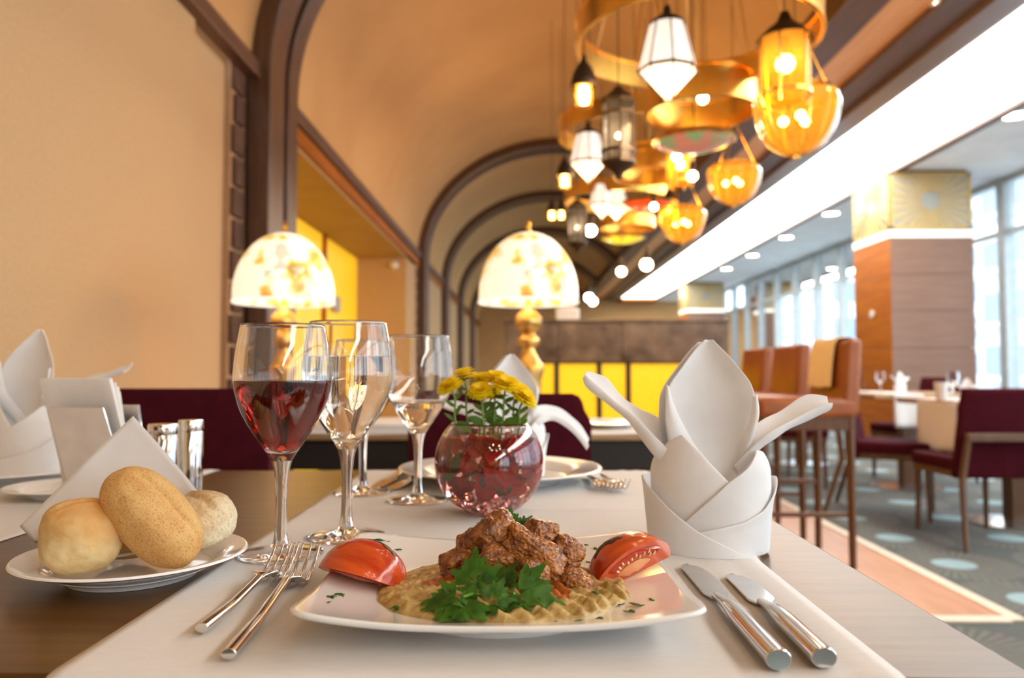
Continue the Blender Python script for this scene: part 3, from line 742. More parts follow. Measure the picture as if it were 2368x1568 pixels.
amber_bowl(1578, 525, 6.6, 1.1, 'farthest ribbed amber bowl lamp, low beside the light panel')
def cyl_lantern(px, py, d, sc, label, first=[None]):
    p = P(px, py, y=d)
    if first[0]: return record(dup(first[0], loc=p, label=label, scale=sc), 0)
    t = thing('cylinder_lantern', label, 'lantern', p, group='dark framed cylinder lanterns', scale=sc); n = 8
    for k in range(n):
        a0, a1 = 2*PI*k/n, 2*PI*(k+1)/n
        G().add([(.062*cos(a0), .062*sin(a0), 0), (.062*cos(a1), .062*sin(a1), 0), (.062*cos(a1), .062*sin(a1), -.24), (.062*cos(a0), .062*sin(a0), -.24)], [(0,1,2,3)]).build('pane', m_greyglass, t, smooth=False)
        G().tube([(.064*cos(a0), .064*sin(a0), .0), (.064*cos(a0), .064*sin(a0), -.24)], .004, 5).build('bar', m_iron, t)
    for z in (0, -.05, -.20, -.245):
        G().lathe([(.069, z), (.069, z+.012), (.06, z+.012), (.06, z)], 8, close=True).build('hoop', m_iron, t, smooth=False)
    G().lathe([(.072, .01), (.06, .025), (.03, .05), (.012, .07), (0, .072)], 8).build('cap', m_iron, t)
    G().lathe([(.068, -.245), (.045, -.265), (.018, -.285), (.012, -.305), (0, -.31)], 8).build('bottom_finial', m_iron, t)
    G().ball((.0, 0, -.13), .014, 1).build('bulb', m_bulb, t)
    hang(t, .07, max(.2, (vault_z(p.x)-p.z-.07)/sc))
    first[0] = t; return t
cyl_lantern(1430, 240, 3.2, 1.05, 'nearer dark cylinder lantern with grey glass panes')
cyl_lantern(1335, 483, 5.3, 1.0, 'farther dark cylinder lantern, above the right lamp')
def bell_lantern(px, py, d, sc, label, first=[None]):
    p = P(px, py, y=d)
    if first[0]: return record(dup(first[0], loc=p, label=label, scale=sc), 0)
    t = thing('bell_lantern', label, 'lantern', p, group='small bell-capped lanterns', scale=sc)
    G().lathe([(.055, -.055), (.052, -.03), (.045, .0), (.03, .03), (.012, .055), (.008, .08), (0, .082)], 24).build('cap', m_iron, t, solid=.003)
    G().lathe([(.033, -.135), (.036, -.10), (.034, -.04), (.02, -.02), (0, -.02)], 24).build('amber_glass', m_amber, t)
    G().lathe([(0, -.125), (.020, -.12), (.024, -.09), (.020, -.05), (0, -.045)], 20).build('bulb', m_bulb, t)
    hang(t, .08, max(.2, (vault_z(p.x)-p.z-.08)/sc))
    first[0] = t; return t
bell_lantern(1350, 172, 3.1, 1.0, 'nearest small lantern with a dark bell cap and bright amber bulb')
bell_lantern(1306, 388, 4.7, .95, 'second small bell-capped lantern with an amber bulb, at the left of the rings')
bell_lantern(1276, 478, 6.3, .85, 'left one of the pair of far small amber lanterns')
bell_lantern(1298, 478, 6.5, .85, 'right one of the pair of far small amber lanterns')
def glass_dish(px, py, d, dia, cols, label, em):
    p = P(px, py, y=d); r = dia/2
    t = thing('glass_dish_lamp', label, 'lantern', p, group='coloured glass dish lamps')
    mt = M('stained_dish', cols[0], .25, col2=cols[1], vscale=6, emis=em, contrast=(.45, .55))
    G().lathe([(0, -.045), (r*.5, -.035), (r*.85, -.008), (r, .01)], 48).build('dish', mt, t, solid=.004)
    G().lathe([(r*1.0, .0), (r*1.06, .012), (r*1.0, .03), (r*.95, .012)], 48, close=True).build('rim', m_oldbrass, t)
    for k in range(3):
        a = 2*PI*k/3+.3
        G().tube([(r*.98*cos(a), r*.98*sin(a), .02), (0, 0, .35)], .003, 5).build('chain', m_iron, t)
    hang(t, .35, max(.2, vault_z(p.x)-p.z-.35))
    return t
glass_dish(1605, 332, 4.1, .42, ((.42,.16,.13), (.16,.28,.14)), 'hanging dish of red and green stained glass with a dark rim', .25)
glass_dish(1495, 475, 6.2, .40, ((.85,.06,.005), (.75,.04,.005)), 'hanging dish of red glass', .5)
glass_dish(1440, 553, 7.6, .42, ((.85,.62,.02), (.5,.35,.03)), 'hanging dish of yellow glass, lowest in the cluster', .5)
def pendant(px, py, d, r, label, mat_, first=[None]):
    p = P(px, py, y=d); t = thing('pendant_bulb', label, 'pendant lamp', p, group='bare pendant bulbs')
    G().ball((0, 0, 0), r, 2).build('bulb', mat_, t)
    G().lathe([(r*.55, r*.8), (r*.6, r*1.2), (r*.5, r*2.6), (r*.2, r*3), (0, r*3)], 16).build('socket', m_iron, t)
    hang(t, r*3, max(.2, vault_z(p.x)-p.z-r*3))
for px, py, d, r, lab, mt in ((1495,612,6.8,.053,'largest bare pendant bulb, close to the end of the light panel',m_bulb), (1437,628,7.0,.042,'bare pendant bulb left of the largest one',m_bulb),
      (1362,688,9.0,.05,'left one of the two touching low pendant bulbs',m_bulbw), (1371,697,9.3,.05,'right one of the two touching low pendant bulbs',m_bulb),
      (1366,533,5.6,.042,'white pendant bulb right of the farther dark lantern',m_bulbw), (1625,228,3.7,.026,'bulb inside the small deep brass ring',m_bulb),
      (1565,362,4.6,.03,'bright bulb above the red glass dish',m_bulb), (1601,407,4.8,.032,'bright bulb between the amber bowls, left of the second bowl',m_bulb),
      (1512,478,5.85,.03,'yellow bulb in front of the red glass dish',m_bulb)):
    pendant(px, py, d, r, lab, mt)
# ================================================================ the laid table in front
TZ = .75; CLZ = .7515
yfar = P(700, 1088, z=TZ).y; ynear = P(250, 1562, z=TZ).y
xr = (P(2368, 1562, z=TZ).x+P(1800, 1213, z=TZ).x)/2+.006
ft = thing('dining_table', 'dark wooden dining table laid in the foreground', 'table', (0, 0, 0))
G().box((-1.18, ynear, .72), (xr, yfar, TZ)).build('tabletop', m_tabletop, ft, bevel=.003)
G().box((-1.14, ynear+.04, .66), (xr-.04, yfar-.04, .72)).build('apron', m_blackwood, ft, smooth=False)
for x in (-1.09, xr-.09):
    for y in (ynear+.09, yfar-.09): G().box((x-.03, y-.03, 0), (x+.03, y+.03, .66)).build('leg', m_chairwood, ft, bevel=.004)
def runner(x0, x1, label, drop=.14, seed=0):
    ya, yb = ynear-.004, yfar+.004; L = yb-ya; tot = L+2*drop; rc = .006
    def fn(u, v):
        x = lerp(x0, x1, u); s = v*tot-drop
        h = .0006*N3((x*9, s*5, seed))+.0004
        for c in (.515+seed*.01, .28):                   # pressed cross folds
            h += .0030*math.exp(-((s-c)/.009)**2)*(.7+.3*sin(8*x))
        for e in (.965, .915): h += .0014*math.exp(-((u-e)/.012)**2)
        for e in (.03, .06): h += .0005*math.exp(-((u-e)/.008)**2)
        if s < 0: y, z = ya-.002-.010*(-s/drop)*(1+.5*sin(x*22)), CLZ-.0005+s
        elif s > L: y, z = yb+.002+.008*((s-L)/drop), CLZ-.0005-(s-L)
        else:
            y, z = ya+s, CLZ-.0005+h*.75
            e = min(s, L-s)
            if e < rc: z -= (rc-math.sqrt(max(0, rc*rc-(rc-e)**2)))*.6
        return (x+.002*N3((s*4, seed+5, u)), y, z)
    g = G().grid(fn, 60, 150)
    return tag(g.build('table_runner', m_cloth, ang=180, solid=.0008), label, 'placemat', 'white table runners')
runner(P(230, 1510, z=TZ).x*.5+P(830, 1091, z=TZ).x*.5, P(2090, 1550, z=TZ).x*.5+P(1500, 1100, z=TZ).x*.5, 'white linen runner under the main dish, the full depth of the near table')
xl1 = P(20, 1247, z=TZ).x*.6+P(528, 1081, z=TZ).x*.4
runner(xl1-.46, xl1, 'white linen runner at the left edge of the near table', seed=3)
# ---------------------------------------------------------------- chairs across the table
def near_chair(px0, px1, top, label):
    yy = yfar+.30; x = P((px0+px1)/2, 900, y=yy).x; wd = (px1-px0)*yy/F
    t = thing('dining_chair', label, 'chair', (x, yy, 0), group='burgundy dining chairs')   # faces the viewer (-Y)
    zt = P(1205, top, y=yy+.05).z
    def fn(u, v):
        e = 2*u-1
        corner = 1-.10*sm(.86, 1, v)*abs(e)**8
        z = lerp(.40, zt, v)-.018*sm(.8, 1, abs(e))*sm(.8, 1, v)*abs(e)**4
        return (e*wd/2*corner*(1-.05*(1-v)), .02+.05*v+.012*e*e, z)
    G().grid(fn, 20, 22).build('backrest', m_burg, t, solid=.05, soff=-1, bevel=.016, bseg=4, ang=60)
    G().box((-wd/2+.01, -.30, .40), (wd/2-.01, .04, .475)).build('seat', m_burg, t, bevel=.02, bseg=3)
    G().box((-wd/2+.02, -.29, .365), (wd/2-.02, .05, .402)).build('seat_frame', m_chairwood, t, bevel=.004)
    for sx in (-1, 1):
        G().tube([(sx*(wd/2-.04), .06, .39), (sx*(wd/2-.02), .12, 0)], [.021, .014], 6).build('rear_leg', m_chairwood, t)
        G().tube([(sx*(wd/2-.04), -.26, .39), (sx*(wd/2-.03), -.27, 0)], [.021, .014], 6).build('front_leg', m_chairwood, t)
near_chair(178, 606, 899, 'burgundy chair across the table at the left, behind the steel shakers')
near_chair(930, 1376, 911, 'burgundy chair across the table, behind the far napkin and the flower bowl')

# ---------------------------------------------------------------- wine glasses
def sp2(pts, n=5): return [(q.x, q.y) for q in smooth_path([(a, b, 0) for a, b in pts], n)]
foot_p = [(0, 0), (.0375, 0), (.039, .0009), (.0385, .0019), (.030, .0030), (.018, .0046), (.0105, .0072), (.0075, .0105)]
stem_p = sp2([(.0075, .0105), (.0058, .020), (.0051, .040), (.0054, .060), (.0068, .076), (.0095, .087)], 4)
bowl_o = sp2([(.0095, .087), (.0140, .0945), (.0215, .1055), (.0320, .122), (.0400, .139), (.0443, .156), (.0446, .166), (.0430, .185), (.0405, .201), (.0384, .2130)], 5)
bowl_i = sp2([(.0374, .2130), (.0394, .201), (.0419, .185), (.0435, .166), (.0432, .156), (.0388, .139), (.0306, .123), (.0200, .1075), (.0110, .0995), (.004, .0968), (0, .0965)], 5)
def inner_r(z):
    pts = sorted([(b, a) for a, b in bowl_i]); return interp(pts, z)
def wine_glass(px, py, sxy, sz, level, lmat, label, first=[None]):
    p = P(px, py, z=CLZ)
    t = thing('wine_glass', label, 'glass', (p.x, p.y, CLZ+.0003), scale=(sxy, sxy, sz), group='stemmed glasses on the near table')
    if not first[0]:
        a = G().lathe(foot_p, 64).build('foot', m_glass, t, ang=70); b = G().lathe(stem_p, 32).build('stem', m_glass, t, ang=180)
        c = G().lathe(bowl_o+[(.0379, .2136)]+bowl_i, 64).build('bowl', m_glass, t, ang=180); first[0] = (a, b, c)
    else:
        for q in first[0]:
            c = q.copy(); COL.objects.link(c); c.parent = t
    if level:
        pr = [(0, .09645)]+[(r+.00012, z-.00008) for r, z in reversed(bowl_i[:-1]) if z < level-.0012]
        rl = inner_r(level); pr += [(rl+.0001, level), (rl-.0012, level-.0007), (rl-.003, level-.0009), (0, level-.0009)]
        G().lathe(pr, 64).build('wine' if lmat is m_wine else 'water', lmat, t, ang=60)
    return t
wine_glass(649, 1283, 1.0, 1.0, .1612, m_wine, 'stemmed glass of red wine, nearest glass at the left')
wine_glass(801, 1241, 1.03, 1.035, .179, m_water, 'tall stemmed glass filled with water, behind the red wine')
wine_glass(966, 1158, 1.05, 1.015, .128, m_water, 'stemmed glass with a little water, left of the flower bowl')
wine_glass(838, 1140, 1.03, 1.0, None, None, 'empty stemmed glass farthest back, seen through the water glass')

# ---------------------------------------------------------------- main square plate
c_fl, c_fr, c_bl, c_br = [P(px, py, z=CLZ+h) for px, py, h in ((662, 1424, .027), (1663, 1417, .027), (820, 1229, .027), (1481, 1230, .027))]
PC = (c_fl+c_fr+c_bl+c_br)/4; ax = ((c_fr-c_fl)+(c_br-c_bl)); PROT = math.atan2(ax.y, ax.x)
PSX = ax.length/4; ay = ((c_bl-c_fl)+(c_br-c_fr)); PSY = ay.length/4
print('plate half size', PSX, PSY, PROT, PC)
def plate_q(u, v): return (abs(u)**2.7+abs(v)**2.7)**(1/2.7)
def plate_h(u, v):
    q = plate_q(u, v); return .0075+.0125*max(0, (q-.42)/.58)**1.45
def plate_top(x, y):   # world -> height of the dish surface (world z)
    dx, dy = x-PC.x, y-PC.y; c, s = cos(-PROT), sin(-PROT)
    return CLZ+plate_h((dx*c-dy*s)/PSX, (dx*s+dy*c)/PSY)
def on_plate(px, py, lift=0):
    z = CLZ+.012
    for _ in range(12):
        p = P(px, py, z=z); z = plate_top(p.x, p.y)+lift
    p = P(px, py, z=z); d = Matrix.Rotation(-PROT, 2) @ Vector((p.x-PC.x, p.y-PC.y))   # stay inside the rim
    d = Matrix.Rotation(PROT, 2) @ Vector((max(-.90*PSX, min(.90*PSX, d.x)), max(-.86*PSY, min(.86*PSY, d.y))))
    return Vector((PC.x+d.x, PC.y+d.y, plate_top(PC.x+d.x, PC.y+d.y)+lift))
pt = thing('square_plate', 'white square plate with upturned corners holding the main dish', 'plate', (PC.x, PC.y, CLZ), PROT)
def corner_round(a, b):     # superellipse-rounded square outline
    p = 14.0; m = max(abs(a), abs(b))
    if m < 1e-6: return 0, 0
    k = m/((abs(a)**p+abs(b)**p)**(1/p)); f_ = m**6
    return a*lerp(1, k, f_), b*lerp(1, k, f_)
n = 64
def ptop(i, j):
    u, v = corner_round(2*i-1, 2*j-1); return (u*PSX, v*PSY, plate_h(u, v))
def pbot(i, j):
    u, v = corner_round(2*i-1, 2*j-1); q = plate_q(u, v)
    return (u*PSX*.995, v*PSY*.995, max(.0008, plate_h(u, v)-.0042-.0015*sm(1, .6, q)) if q > .5 else .0008+.0007*sm(.4, .5, q))
g = G(); tv = []
g.grid(ptop, n, n); nn = (n+1)*(n+1)
g.grid(pbot, n, n)
edge = [(i, 0) for i in range(n)]+[(n, j) for j in range(n)]+[(n-i, n) for i in range(n)]+[(0, n-j) for j in range(n)]
ids = [j*(n+1)+i for i, j in edge]
base = len(g.v); mids = []
for (i, j) in edge:
    a = Vector(g.v[j*(n+1)+i]); b = Vector(g.v[nn+j*(n+1)+i]); d = Vector((a.x, a.y, 0)).normalized()*.0014
    g.v.append(tuple((a+b)/2+d)); mids.append(len(g.v)-1)
for k in range(len(ids)):
    k2 = (k+1) % len(ids)
    g.f.append((ids[k], ids[k2], mids[k2], mids[k])); g.f.append((mids[k], mids[k2], nn+ids[k2], nn+ids[k]))
g.build('dish', m_china, pt, ang=180)
G().lathe([(.078, .0), (.080, .0), (.082, .004), (.076, .004)], 64, close=True).build('foot_ring', m_china, pt)

# ---------------------------------------------------------------- aubergine puree
m_puree = M('aubergine_puree', (.60,.44,.18), .38, col2=(.33,.20,.05), vscale=90, detail=6, bump=.5, bscale=260, bdist=.002, sub=.15, subr=(.006,.004,.002))
PUC = on_plate(1162, 1375); PUR = .0915
PUY = PUR*.93
print('puree', PUC)
def pile(x, y):    # 0..1 radial
    return math.hypot((x-PUC.x)/PUR, (y-PUC.y)/PUY)
def puree_top(x, y):
    r = pile(x, y)
    an = math.atan2(y-PUC.y, x-PUC.x)
    rim = 1+.07*N3((cos(an)*2.2, sin(an)*2.2, 3.1))+.03*N3((cos(an)*7, sin(an)*7, 1.1))
    r /= rim
    if r >= 1: return None
    lx, ly = x-PUC.x, y-PUC.y
    h = .0105*(1-r**3.2)**.6 + .007*(1-r)
    # fork grooves swept outwards to the front and right
    gr = math.sin((lx*.80+ly*.60)*2*PI/.0125+1.2*N3((lx*30, ly*30, .5)))
    gmask = sm(.30, .55, r)*(1-sm(.93, 1.0, r))*sm(-.3, .25, lx/PUR+.35)
    h += (.0019+.0014*N3((lx*55, ly*55, 9)))*gr*gmask
    h += .0026*N3((lx*110, ly*110, 0))*(1-r**6)+.0014*N3((lx*300, ly*300, 4))+.0024*N3((lx*55, ly*55, 7))*(1-sm(.85, 1, r))
    return h
pu = G(); nr, na = 90, 220
rows = []
for i in range(nr+1):
    row = []
    for k in range(na):
        a = 2*PI*k/na; rim = 1+.07*N3((cos(a)*2.2, sin(a)*2.2, 3.1))+.03*N3((cos(a)*7, sin(a)*7, 1.1))
        r = (i/nr)**.8*rim*.999
        x = PUC.x+PUR*r*cos(a); y = PUC.y+PUY*r*sin(a)
        h = puree_top(x, y); h = 0 if h is None else h
        row.append(len(pu.v)); pu.v.append((x, y, plate_top(x, y)+max(h, 0)-(.0012 if i == nr else 0)))
    rows.append(row)
for a, b in zip(rows, rows[1:]):
    for k in range(na): pu.f.append((a[k], a[(k+1) % na], b[(k+1) % na], b[k]))
po = pu.build('aubergine_puree', m_puree, ang=180)
tag(po, 'bed of beige aubergine puree with fork grooves, under the meat on the square plate', 'puree')
# red oil running into the puree
m_sauce = M('paprika_sauce', (.42,.10,.012), .15, col2=(.30,.06,.008), vscale=60, coat=.4)
def sauce_patch(cx, cy_, rx, ry, rot, seed):
    g = G(); n_, m_ = 8, 36
    g.v.append((cx, cy_, plate_top(cx, cy_)+(puree_top(cx, cy_) or 0)+.0007))
    for i in range(1, n_+1):
        for k in range(m_):
            a = 2*PI*k/m_; rr = i/n_*(1+.35*N3((cos(a)*1.5, sin(a)*1.5, seed))+.15*N3((cos(a)*5, sin(a)*5, seed)))
            x0, y0 = rx*rr*cos(a), ry*rr*sin(a); x = cx+x0*cos(rot)-y0*sin(rot); y = cy_+x0*sin(rot)+y0*cos(rot)
            g.v.append((x, y, plate_top(x, y)+(puree_top(x, y) or 0)+.0009*(1-(i/n_)**3)-.0002*(i == n_)))
    for k in range(m_): g.f.append((0, 1+k, 1+(k+1) % m_))
    for i in range(n_-1):
        for k in range(m_): g.f.append((1+i*m_+k, 1+i*m_+(k+1) % m_, 1+(i+1)*m_+(k+1) % m_, 1+(i+1)*m_+k))
    o = g.build('sauce', m_sauce, po, ang=180); o['label'] = 'red oily sauce'
sauce_patch(PUC.x+.002, PUC.y+.008, .050, .043, 0, 1.7)
sauce_patch(P(1035, 1330, y=PUC.y).x, PUC.y-.006, .020, .010, .5, 2.9)
sauce_patch(P(1292, 1375, y=PUC.y-.03).x, PUC.y-.032, .008, .018, .1, 5.1)

# ---------------------------------------------------------------- meat
def meat_mat():
    m = M('braised_meat', (.46,.165,.026), .36, col2=(.15,.032,.004), vscale=85, detail=8, contrast=(.36,.62), coat=.5)
    t, n, l, p = nodes(m); p.inputs['Coat Roughness'].default_value = .06
    b = n.new('ShaderNodeBump'); b.inputs['Strength'].default_value = .8; b.inputs['Distance'].default_value = .0022
    tc = n.new('ShaderNodeTexCoord'); nz = n.new('ShaderNodeTexNoise'); nz.inputs['Scale'].default_value = 420; nz.inputs['Detail'].default_value = 4
    vo = n.new('ShaderNodeTexVoronoi'); vo.inputs['Scale'].default_value = 380
    ad = n.new('ShaderNodeMath'); ad.operation = 'ADD'
    l.new(tc.outputs['Object'], nz.inputs[0]); l.new(tc.outputs['Object'], vo.inputs[0]); l.new(nz.outputs[0], ad.inputs[0]); l.new(vo.outputs['Distance'], ad.inputs[1])
    l.new(ad.outputs[0], b.inputs['Height']); l.new(b.outputs[0], p.inputs['Normal']); return m
m_meat = meat_mat()
def chunk(px, py, dy, size, rot, label, seed):
    p = P(px, py, y=PUC.y+dy); sx, sy, sz = size
    def fn(q):
        e = 5.0; k = (abs(q.x)**e+abs(q.y)**e+abs(q.z)**e)**(-1/e)
        w_ = q*lerp(1, k, .75)
        d = 1+.24*N3(q*1.3+Vector((seed, 0, 0)))+.10*N3(q*3.1+Vector((0, seed, 0)))+.07*N3(Vector((q.x*3, q.y*8, q.z*8))+Vector((seed, 2, 1)))+.045*N3(q*11+Vector((seed, 0, 3)))+.03*N3(q*24+Vector((seed, 5, 3)))
        return w_*d
    o = G().ball((0, 0, 0), (sx, sy, sz), 5, fn).build('meat_chunk', m_meat, ang=180)
    o.location = p; o.rotation_euler = tuple(R(a) for a in rot)
    return tag(o, label, 'meat', 'braised meat chunks on the puree')
mm = .001
for a in (
 (1148, 1243, .004, (17*mm, 13*mm, 16*mm), (10, -32, 20), 'large pale-streaked meat chunk at the top of the pile', 1),
 (1250, 1232, .020, (12*mm, 11*mm, 10*mm), (0, 20, 35), 'reddish meat chunk at the top right, behind the long piece', 2),
 (1236, 1282, -.008, (24*mm, 11*mm, 12*mm), (8, 33, -8), 'long grainy meat piece sloping down to the right', 3),
 (1146, 1297, -.014, (12*mm, 10*mm, 10*mm), (20, 10, 15), 'small orange meat cube under the topmost chunk', 4),
 (1060, 1303, .004, (14*mm, 11*mm, 10*mm), (0, -18, 30), 'dark meat chunk at the left end of the pile', 5),
 (1100, 1270, .012, (12*mm, 11*mm, 14*mm), (15, -25, 0), 'meat chunk on the left slope of the pile', 6),
 (1228, 1330, -.022, (13*mm, 10*mm, 10*mm), (-10, 15, 25), 'glossy orange meat chunk above the right parsley leaf', 7),
 (1303, 1282, .012, (12*mm, 11*mm, 13*mm), (0, 30, 10), 'meat chunk at the right shoulder of the pile', 8),
 (1328, 1355, -.012, (14*mm, 12*mm, 10.5*mm), (5, 12, -20), 'shredded meat chunk lowest at the right', 9),
 (1178, 1335, -.006, (14*mm, 12*mm, 12*mm), (0, 0, 40), 'shaded meat chunk in the middle of the pile', 10),
 (1105, 1333, -.010, (13*mm, 11*mm, 11*mm), (10, 5, 70), 'meat chunk behind the left parsley leaf', 11),
 (1270, 1335, .004, (13*mm, 12*mm, 12*mm), (0, 25, 60), 'meat chunk under the long sloping piece', 12),
 (1200, 1285, .018, (16*mm, 14*mm, 16*mm), (0, 0, 10), 'hidden meat chunk at the heart of the pile', 13),
 (1090, 1325, .022, (15*mm, 12*mm, 11*mm), (0, 0, 10), 'meat chunk at the back left of the pile', 14),
): chunk(*a)

# ---------------------------------------------------------------- tomato wedges
m_tskin = M('tomato_skin', (.66,.095,.016), .2, col2=(.42,.028,.007), vscale=55, stretch=(.25,1.3,1.3), coat=.3, bump=.25, bscale=110, contrast=(.38,.6))
m_tflesh = M('tomato_flesh', (.72,.13,.05), .3, col2=(.62,.07,.025), vscale=60, coat=.3, sub=.2, subr=(.008,.003,.002))
m_tcore = M('tomato_core', (.85,.42,.18), .35, col2=(.75,.25,.1), vscale=50, sub=.2)
m_seed = M('tomato_seed', (.85,.62,.30), .3, vscale=60)
m_char = M('charred_skin', (.025,.014,.012), .45, col2=(.08,.02,.012), vscale=90, bump=.3, bscale=200)
def wedge(label, loc, rot, r, cph, cth, seeds=True, name='tomato_wedge'):
    """quarter tomato: local core axis = x, cut faces meet along the axis, skin bulges along +z"""
    t = thing(name, label, 'tomato', loc, rot=rot, group='grilled tomato wedges')
    half = R(47); sx = 1.14
    def pt_(ph, th, rr): # ph around axis (-half..half), th along the axis 0..pi
        k = rr*sin(th)**.85*(1+.03*sin(5*ph))
        return Vector((-cos(th)*rr*sx, k*sin(ph), k*cos(ph)))
    def sk(u, v):
        ph = lerp(-half, half, u); p_ = pt_(ph, PI*v, r); e = 1+.010*N3(p_*160)+.03*N3(p_*45); return p_*e
    G().grid(sk, 24, 28).build('skin', m_tskin, t, ang=180, sub=1)
    for sgn in (-1, 1):
        g = G().grid(lambda u, v: pt_(sgn*half, PI*v, r*u*.995), 10, 28); g.build('cut_face', m_tflesh, t, ang=180)
        nrm = Vector((0, sgn*cos(half), -sin(half)))
        # seed pocket: recessed-looking gel with seeds and pale core
        def gel(u, v):
            th = lerp(R(35), R(145), v); a = pt_(sgn*half, th, r*lerp(.60, .84, u)); return a+nrm*(.0010*sin(PI*u)*sin(PI*v)+.0003)
        G().grid(gel, 8, 20).build('seed_gel', M('tomato_gel', (.50,.035,.008), .12, coat=.6, vscale=40) if 'tomato_gel' not in bpy.data.materials else bpy.data.materials['tomato_gel'], t, ang=180)
        def core(u, v):
            th = lerp(R(28), R(152), v); a = pt_(sgn*half, th, r*lerp(.12, .50, u)); return a+nrm*(.0008*sin(PI*u)*sin(PI*v)+.0003)
        G().grid(core, 6, 16).build('core', m_tcore, t, ang=180)
        sd_ = None
        for k in range(11 if seeds else 0):
            th = R(44+9.2*k); a = pt_(sgn*half, th, r*(.63+.05*(k % 3)))+nrm*.0012
            o = G().ball((0, 0, 0), (.0022, .0011, .0010), 1).build('seed', m_seed, t); o.location = a
            d = pt_(sgn*half, th, r)-a; o.rotation_euler = Vector((1, 0, 0)).rotation_difference(d.normalized()).to_euler()
    def ch_(u, v):
        ph = R(cph)+R(9)*(2*u-1)*(.35+.9*abs(N3((v*4, 1, cph)))+.5*sin(PI*v)); th = lerp(R(cth-26), R(cth+26), v)+.08*N3((u*3, v*3, 4)); p_ = pt_(ph+.10*sin(5*v), th, r); e = 1.012+.012*N3(p_*45)
        return p_*(e-.02*(1-sin(PI*u)*sin(PI*v))**6)
    G().grid(ch_, 12, 16).build('char_mark', m_char, t, ang=180)
    return t
pw = P(846, 1312, y=PUC.y+.012)
wedge('grilled tomato wedge at the left, skin up with a charred streak', (pw.x-.002, pw.y, pw.z-.010), (R(17), R(8), R(-18)), .0300, 26, 108, False)
pw = P(1470, 1305, y=PUC.y+.012)
wedge('grilled tomato wedge at the right, cut face with seeds towards the viewer', (pw.x, pw.y+.012, pw.z-.011), (R(-15), R(-18), R(24)), .031, -2, 70)

# ---------------------------------------------------------------- parsley
m_pars = M('parsley_green', (.065,.20,.016), .42, col2=(.022,.085,.006), vscale=90, bump=.25, bscale=220, bdist=.001)
translucent(m_pars, (.10,.30,.02), .3)
def lobe(g, base, ang, L, W, M4, curl, teeth=3):
    """one pointed lobe with toothed edge; M4 maps leaf coordinates to world/local"""
    n_ = 10; o = len(g.v)
    for i in range(n_+1):
        t = i/n_; wd = W*(sin(PI*min(1, t**.75*.98+.02))**.7)*(1+.30*(((t*teeth) % 1)-.5)) if 0 < t < 1 else W*.05
        wd = max(wd, W*.03)
        for s_ in (-1, 0, 1):
            x = s_*wd; y = t*L
            xx = base[0]+x*cos(ang)+y*sin(ang); yy = base[1]-x*sin(ang)+y*cos(ang)
            rr = math.hypot(xx, yy)
            z = -curl*rr*rr+(0.10*wd if s_ else 0)+.0012*N3((xx*160, yy*160, ang))
            g.v.append(tuple(M4 @ Vector((xx, yy, z))))
    for i in range(n_):
        for s_ in (0, 1):
            a = o+i*3+s_; g.f.append((a, a+1, a+4, a+3))
def leaf(g, L, M4, curl=6):
    """three leaflets of three lobes each"""
    for a, k in ((0, 1.0), (R(58), .85), (R(-58), .85)):
        bx_, by_ = sin(a)*L*.12, cos(a)*L*.12
        lobe(g, (bx_, by_), a, L*.86*k, L*.17*k, M4, curl)
        mx_, my_ = sin(a)*L*.30*k, cos(a)*L*.30*k
        for s_ in (-1, 1): lobe(g, (mx_, my_), a+s_*R(38), L*.50*k, L*.125*k, M4, curl)
def frame(origin, direc, nrm):
    yv = Vector(direc).normalized(); zv = Vector(nrm); zv = (zv-yv*zv.dot(yv)).normalized(); xv = yv.cross(zv)
    m = Matrix((xv, yv, zv)).transposed().to_4x4(); m.translation = origin; return m
VN = Vector((0, -.80, .62))     # roughly towards the viewer
def img_dir(dx, dy, depth=0):    # direction as seen in the picture (dx right, dy up)
    return Vector((dx, .9*dy, .40*dy)) if dy < -.05 else Vector((dx, .35*dy+depth, .94*dy))
sprig = thing('parsley_sprig', 'fresh green parsley sprig lying on the front of the meat and puree', 'herb', P(1130, 1385, y=PUC.y-.045))
so = Vector(sprig.location)
leaves = [ # base px, py, depth, direction, length, tilt of normal
 (1072, 1380, -.066, (-.45, -1), .034, (-.35, 0, -.1)), (1058, 1384, -.060, (-1, -.12), .025, (-.4, 0, .4)), (1098, 1352, -.050, (-.06, 1), .026, (-.3, 0, -.2)),
 (1190, 1372, -.062, (1, -.28), .034, (.35, -.1, -.2)), (1200, 1362, -.036, (1, .35), .024, (-.1, 0, .9)), (1138, 1392, -.068, (.35, .7), .018, (.1, 0, .0)),
 (1150, 1362, -.038, (.55, .9), .024, (-.6, 0, .4)), (1098, 1402, -.070, (-.2, -.7), .018, (.5, 0, .1)), (1140, 1400, -.066, (.9, -.45), .022, (.2, 0, .9)),
 (1112, 1372, -.056, (-.8, .2), .018, (-.5, 0, .6)), (1165, 1396, -.064, (.8, -.4), .019, (-.3, 0, .9))]
for px, py, dy, d, L, tn in leaves:
    o_ = P(px, py, y=PUC.y+dy)-so
    g = G(); leaf(g, L, frame(o_, img_dir(*d), VN+Vector(tn)), 7)
    for i, q in enumerate(g.v):        # leaves lie on the food, never inside it
        wx, wy = q[0]+so.x, q[1]+so.y; floor_ = plate_top(wx, wy)+(puree_top(wx, wy) or 0)+.0012-so.z
        if q[2] < floor_: g.v[i] = (q[0], q[1], floor_+.0004*(i % 3))
    g.build('leaf', m_pars, sprig, ang=180, norm=False)
st_ = G()
for px, py, dy, d, L, tn in leaves[:5]:
    o_ = P(px, py, y=PUC.y+dy)-so; st_.tube(smooth_path([Vector((0, .004, 0)), o_*.5+Vector((0, .003, .002)), o_], 4), .0009, 5)
st_.build('stem', M('parsley_stem', (.14,.33,.04), .4, vscale=40), sprig)
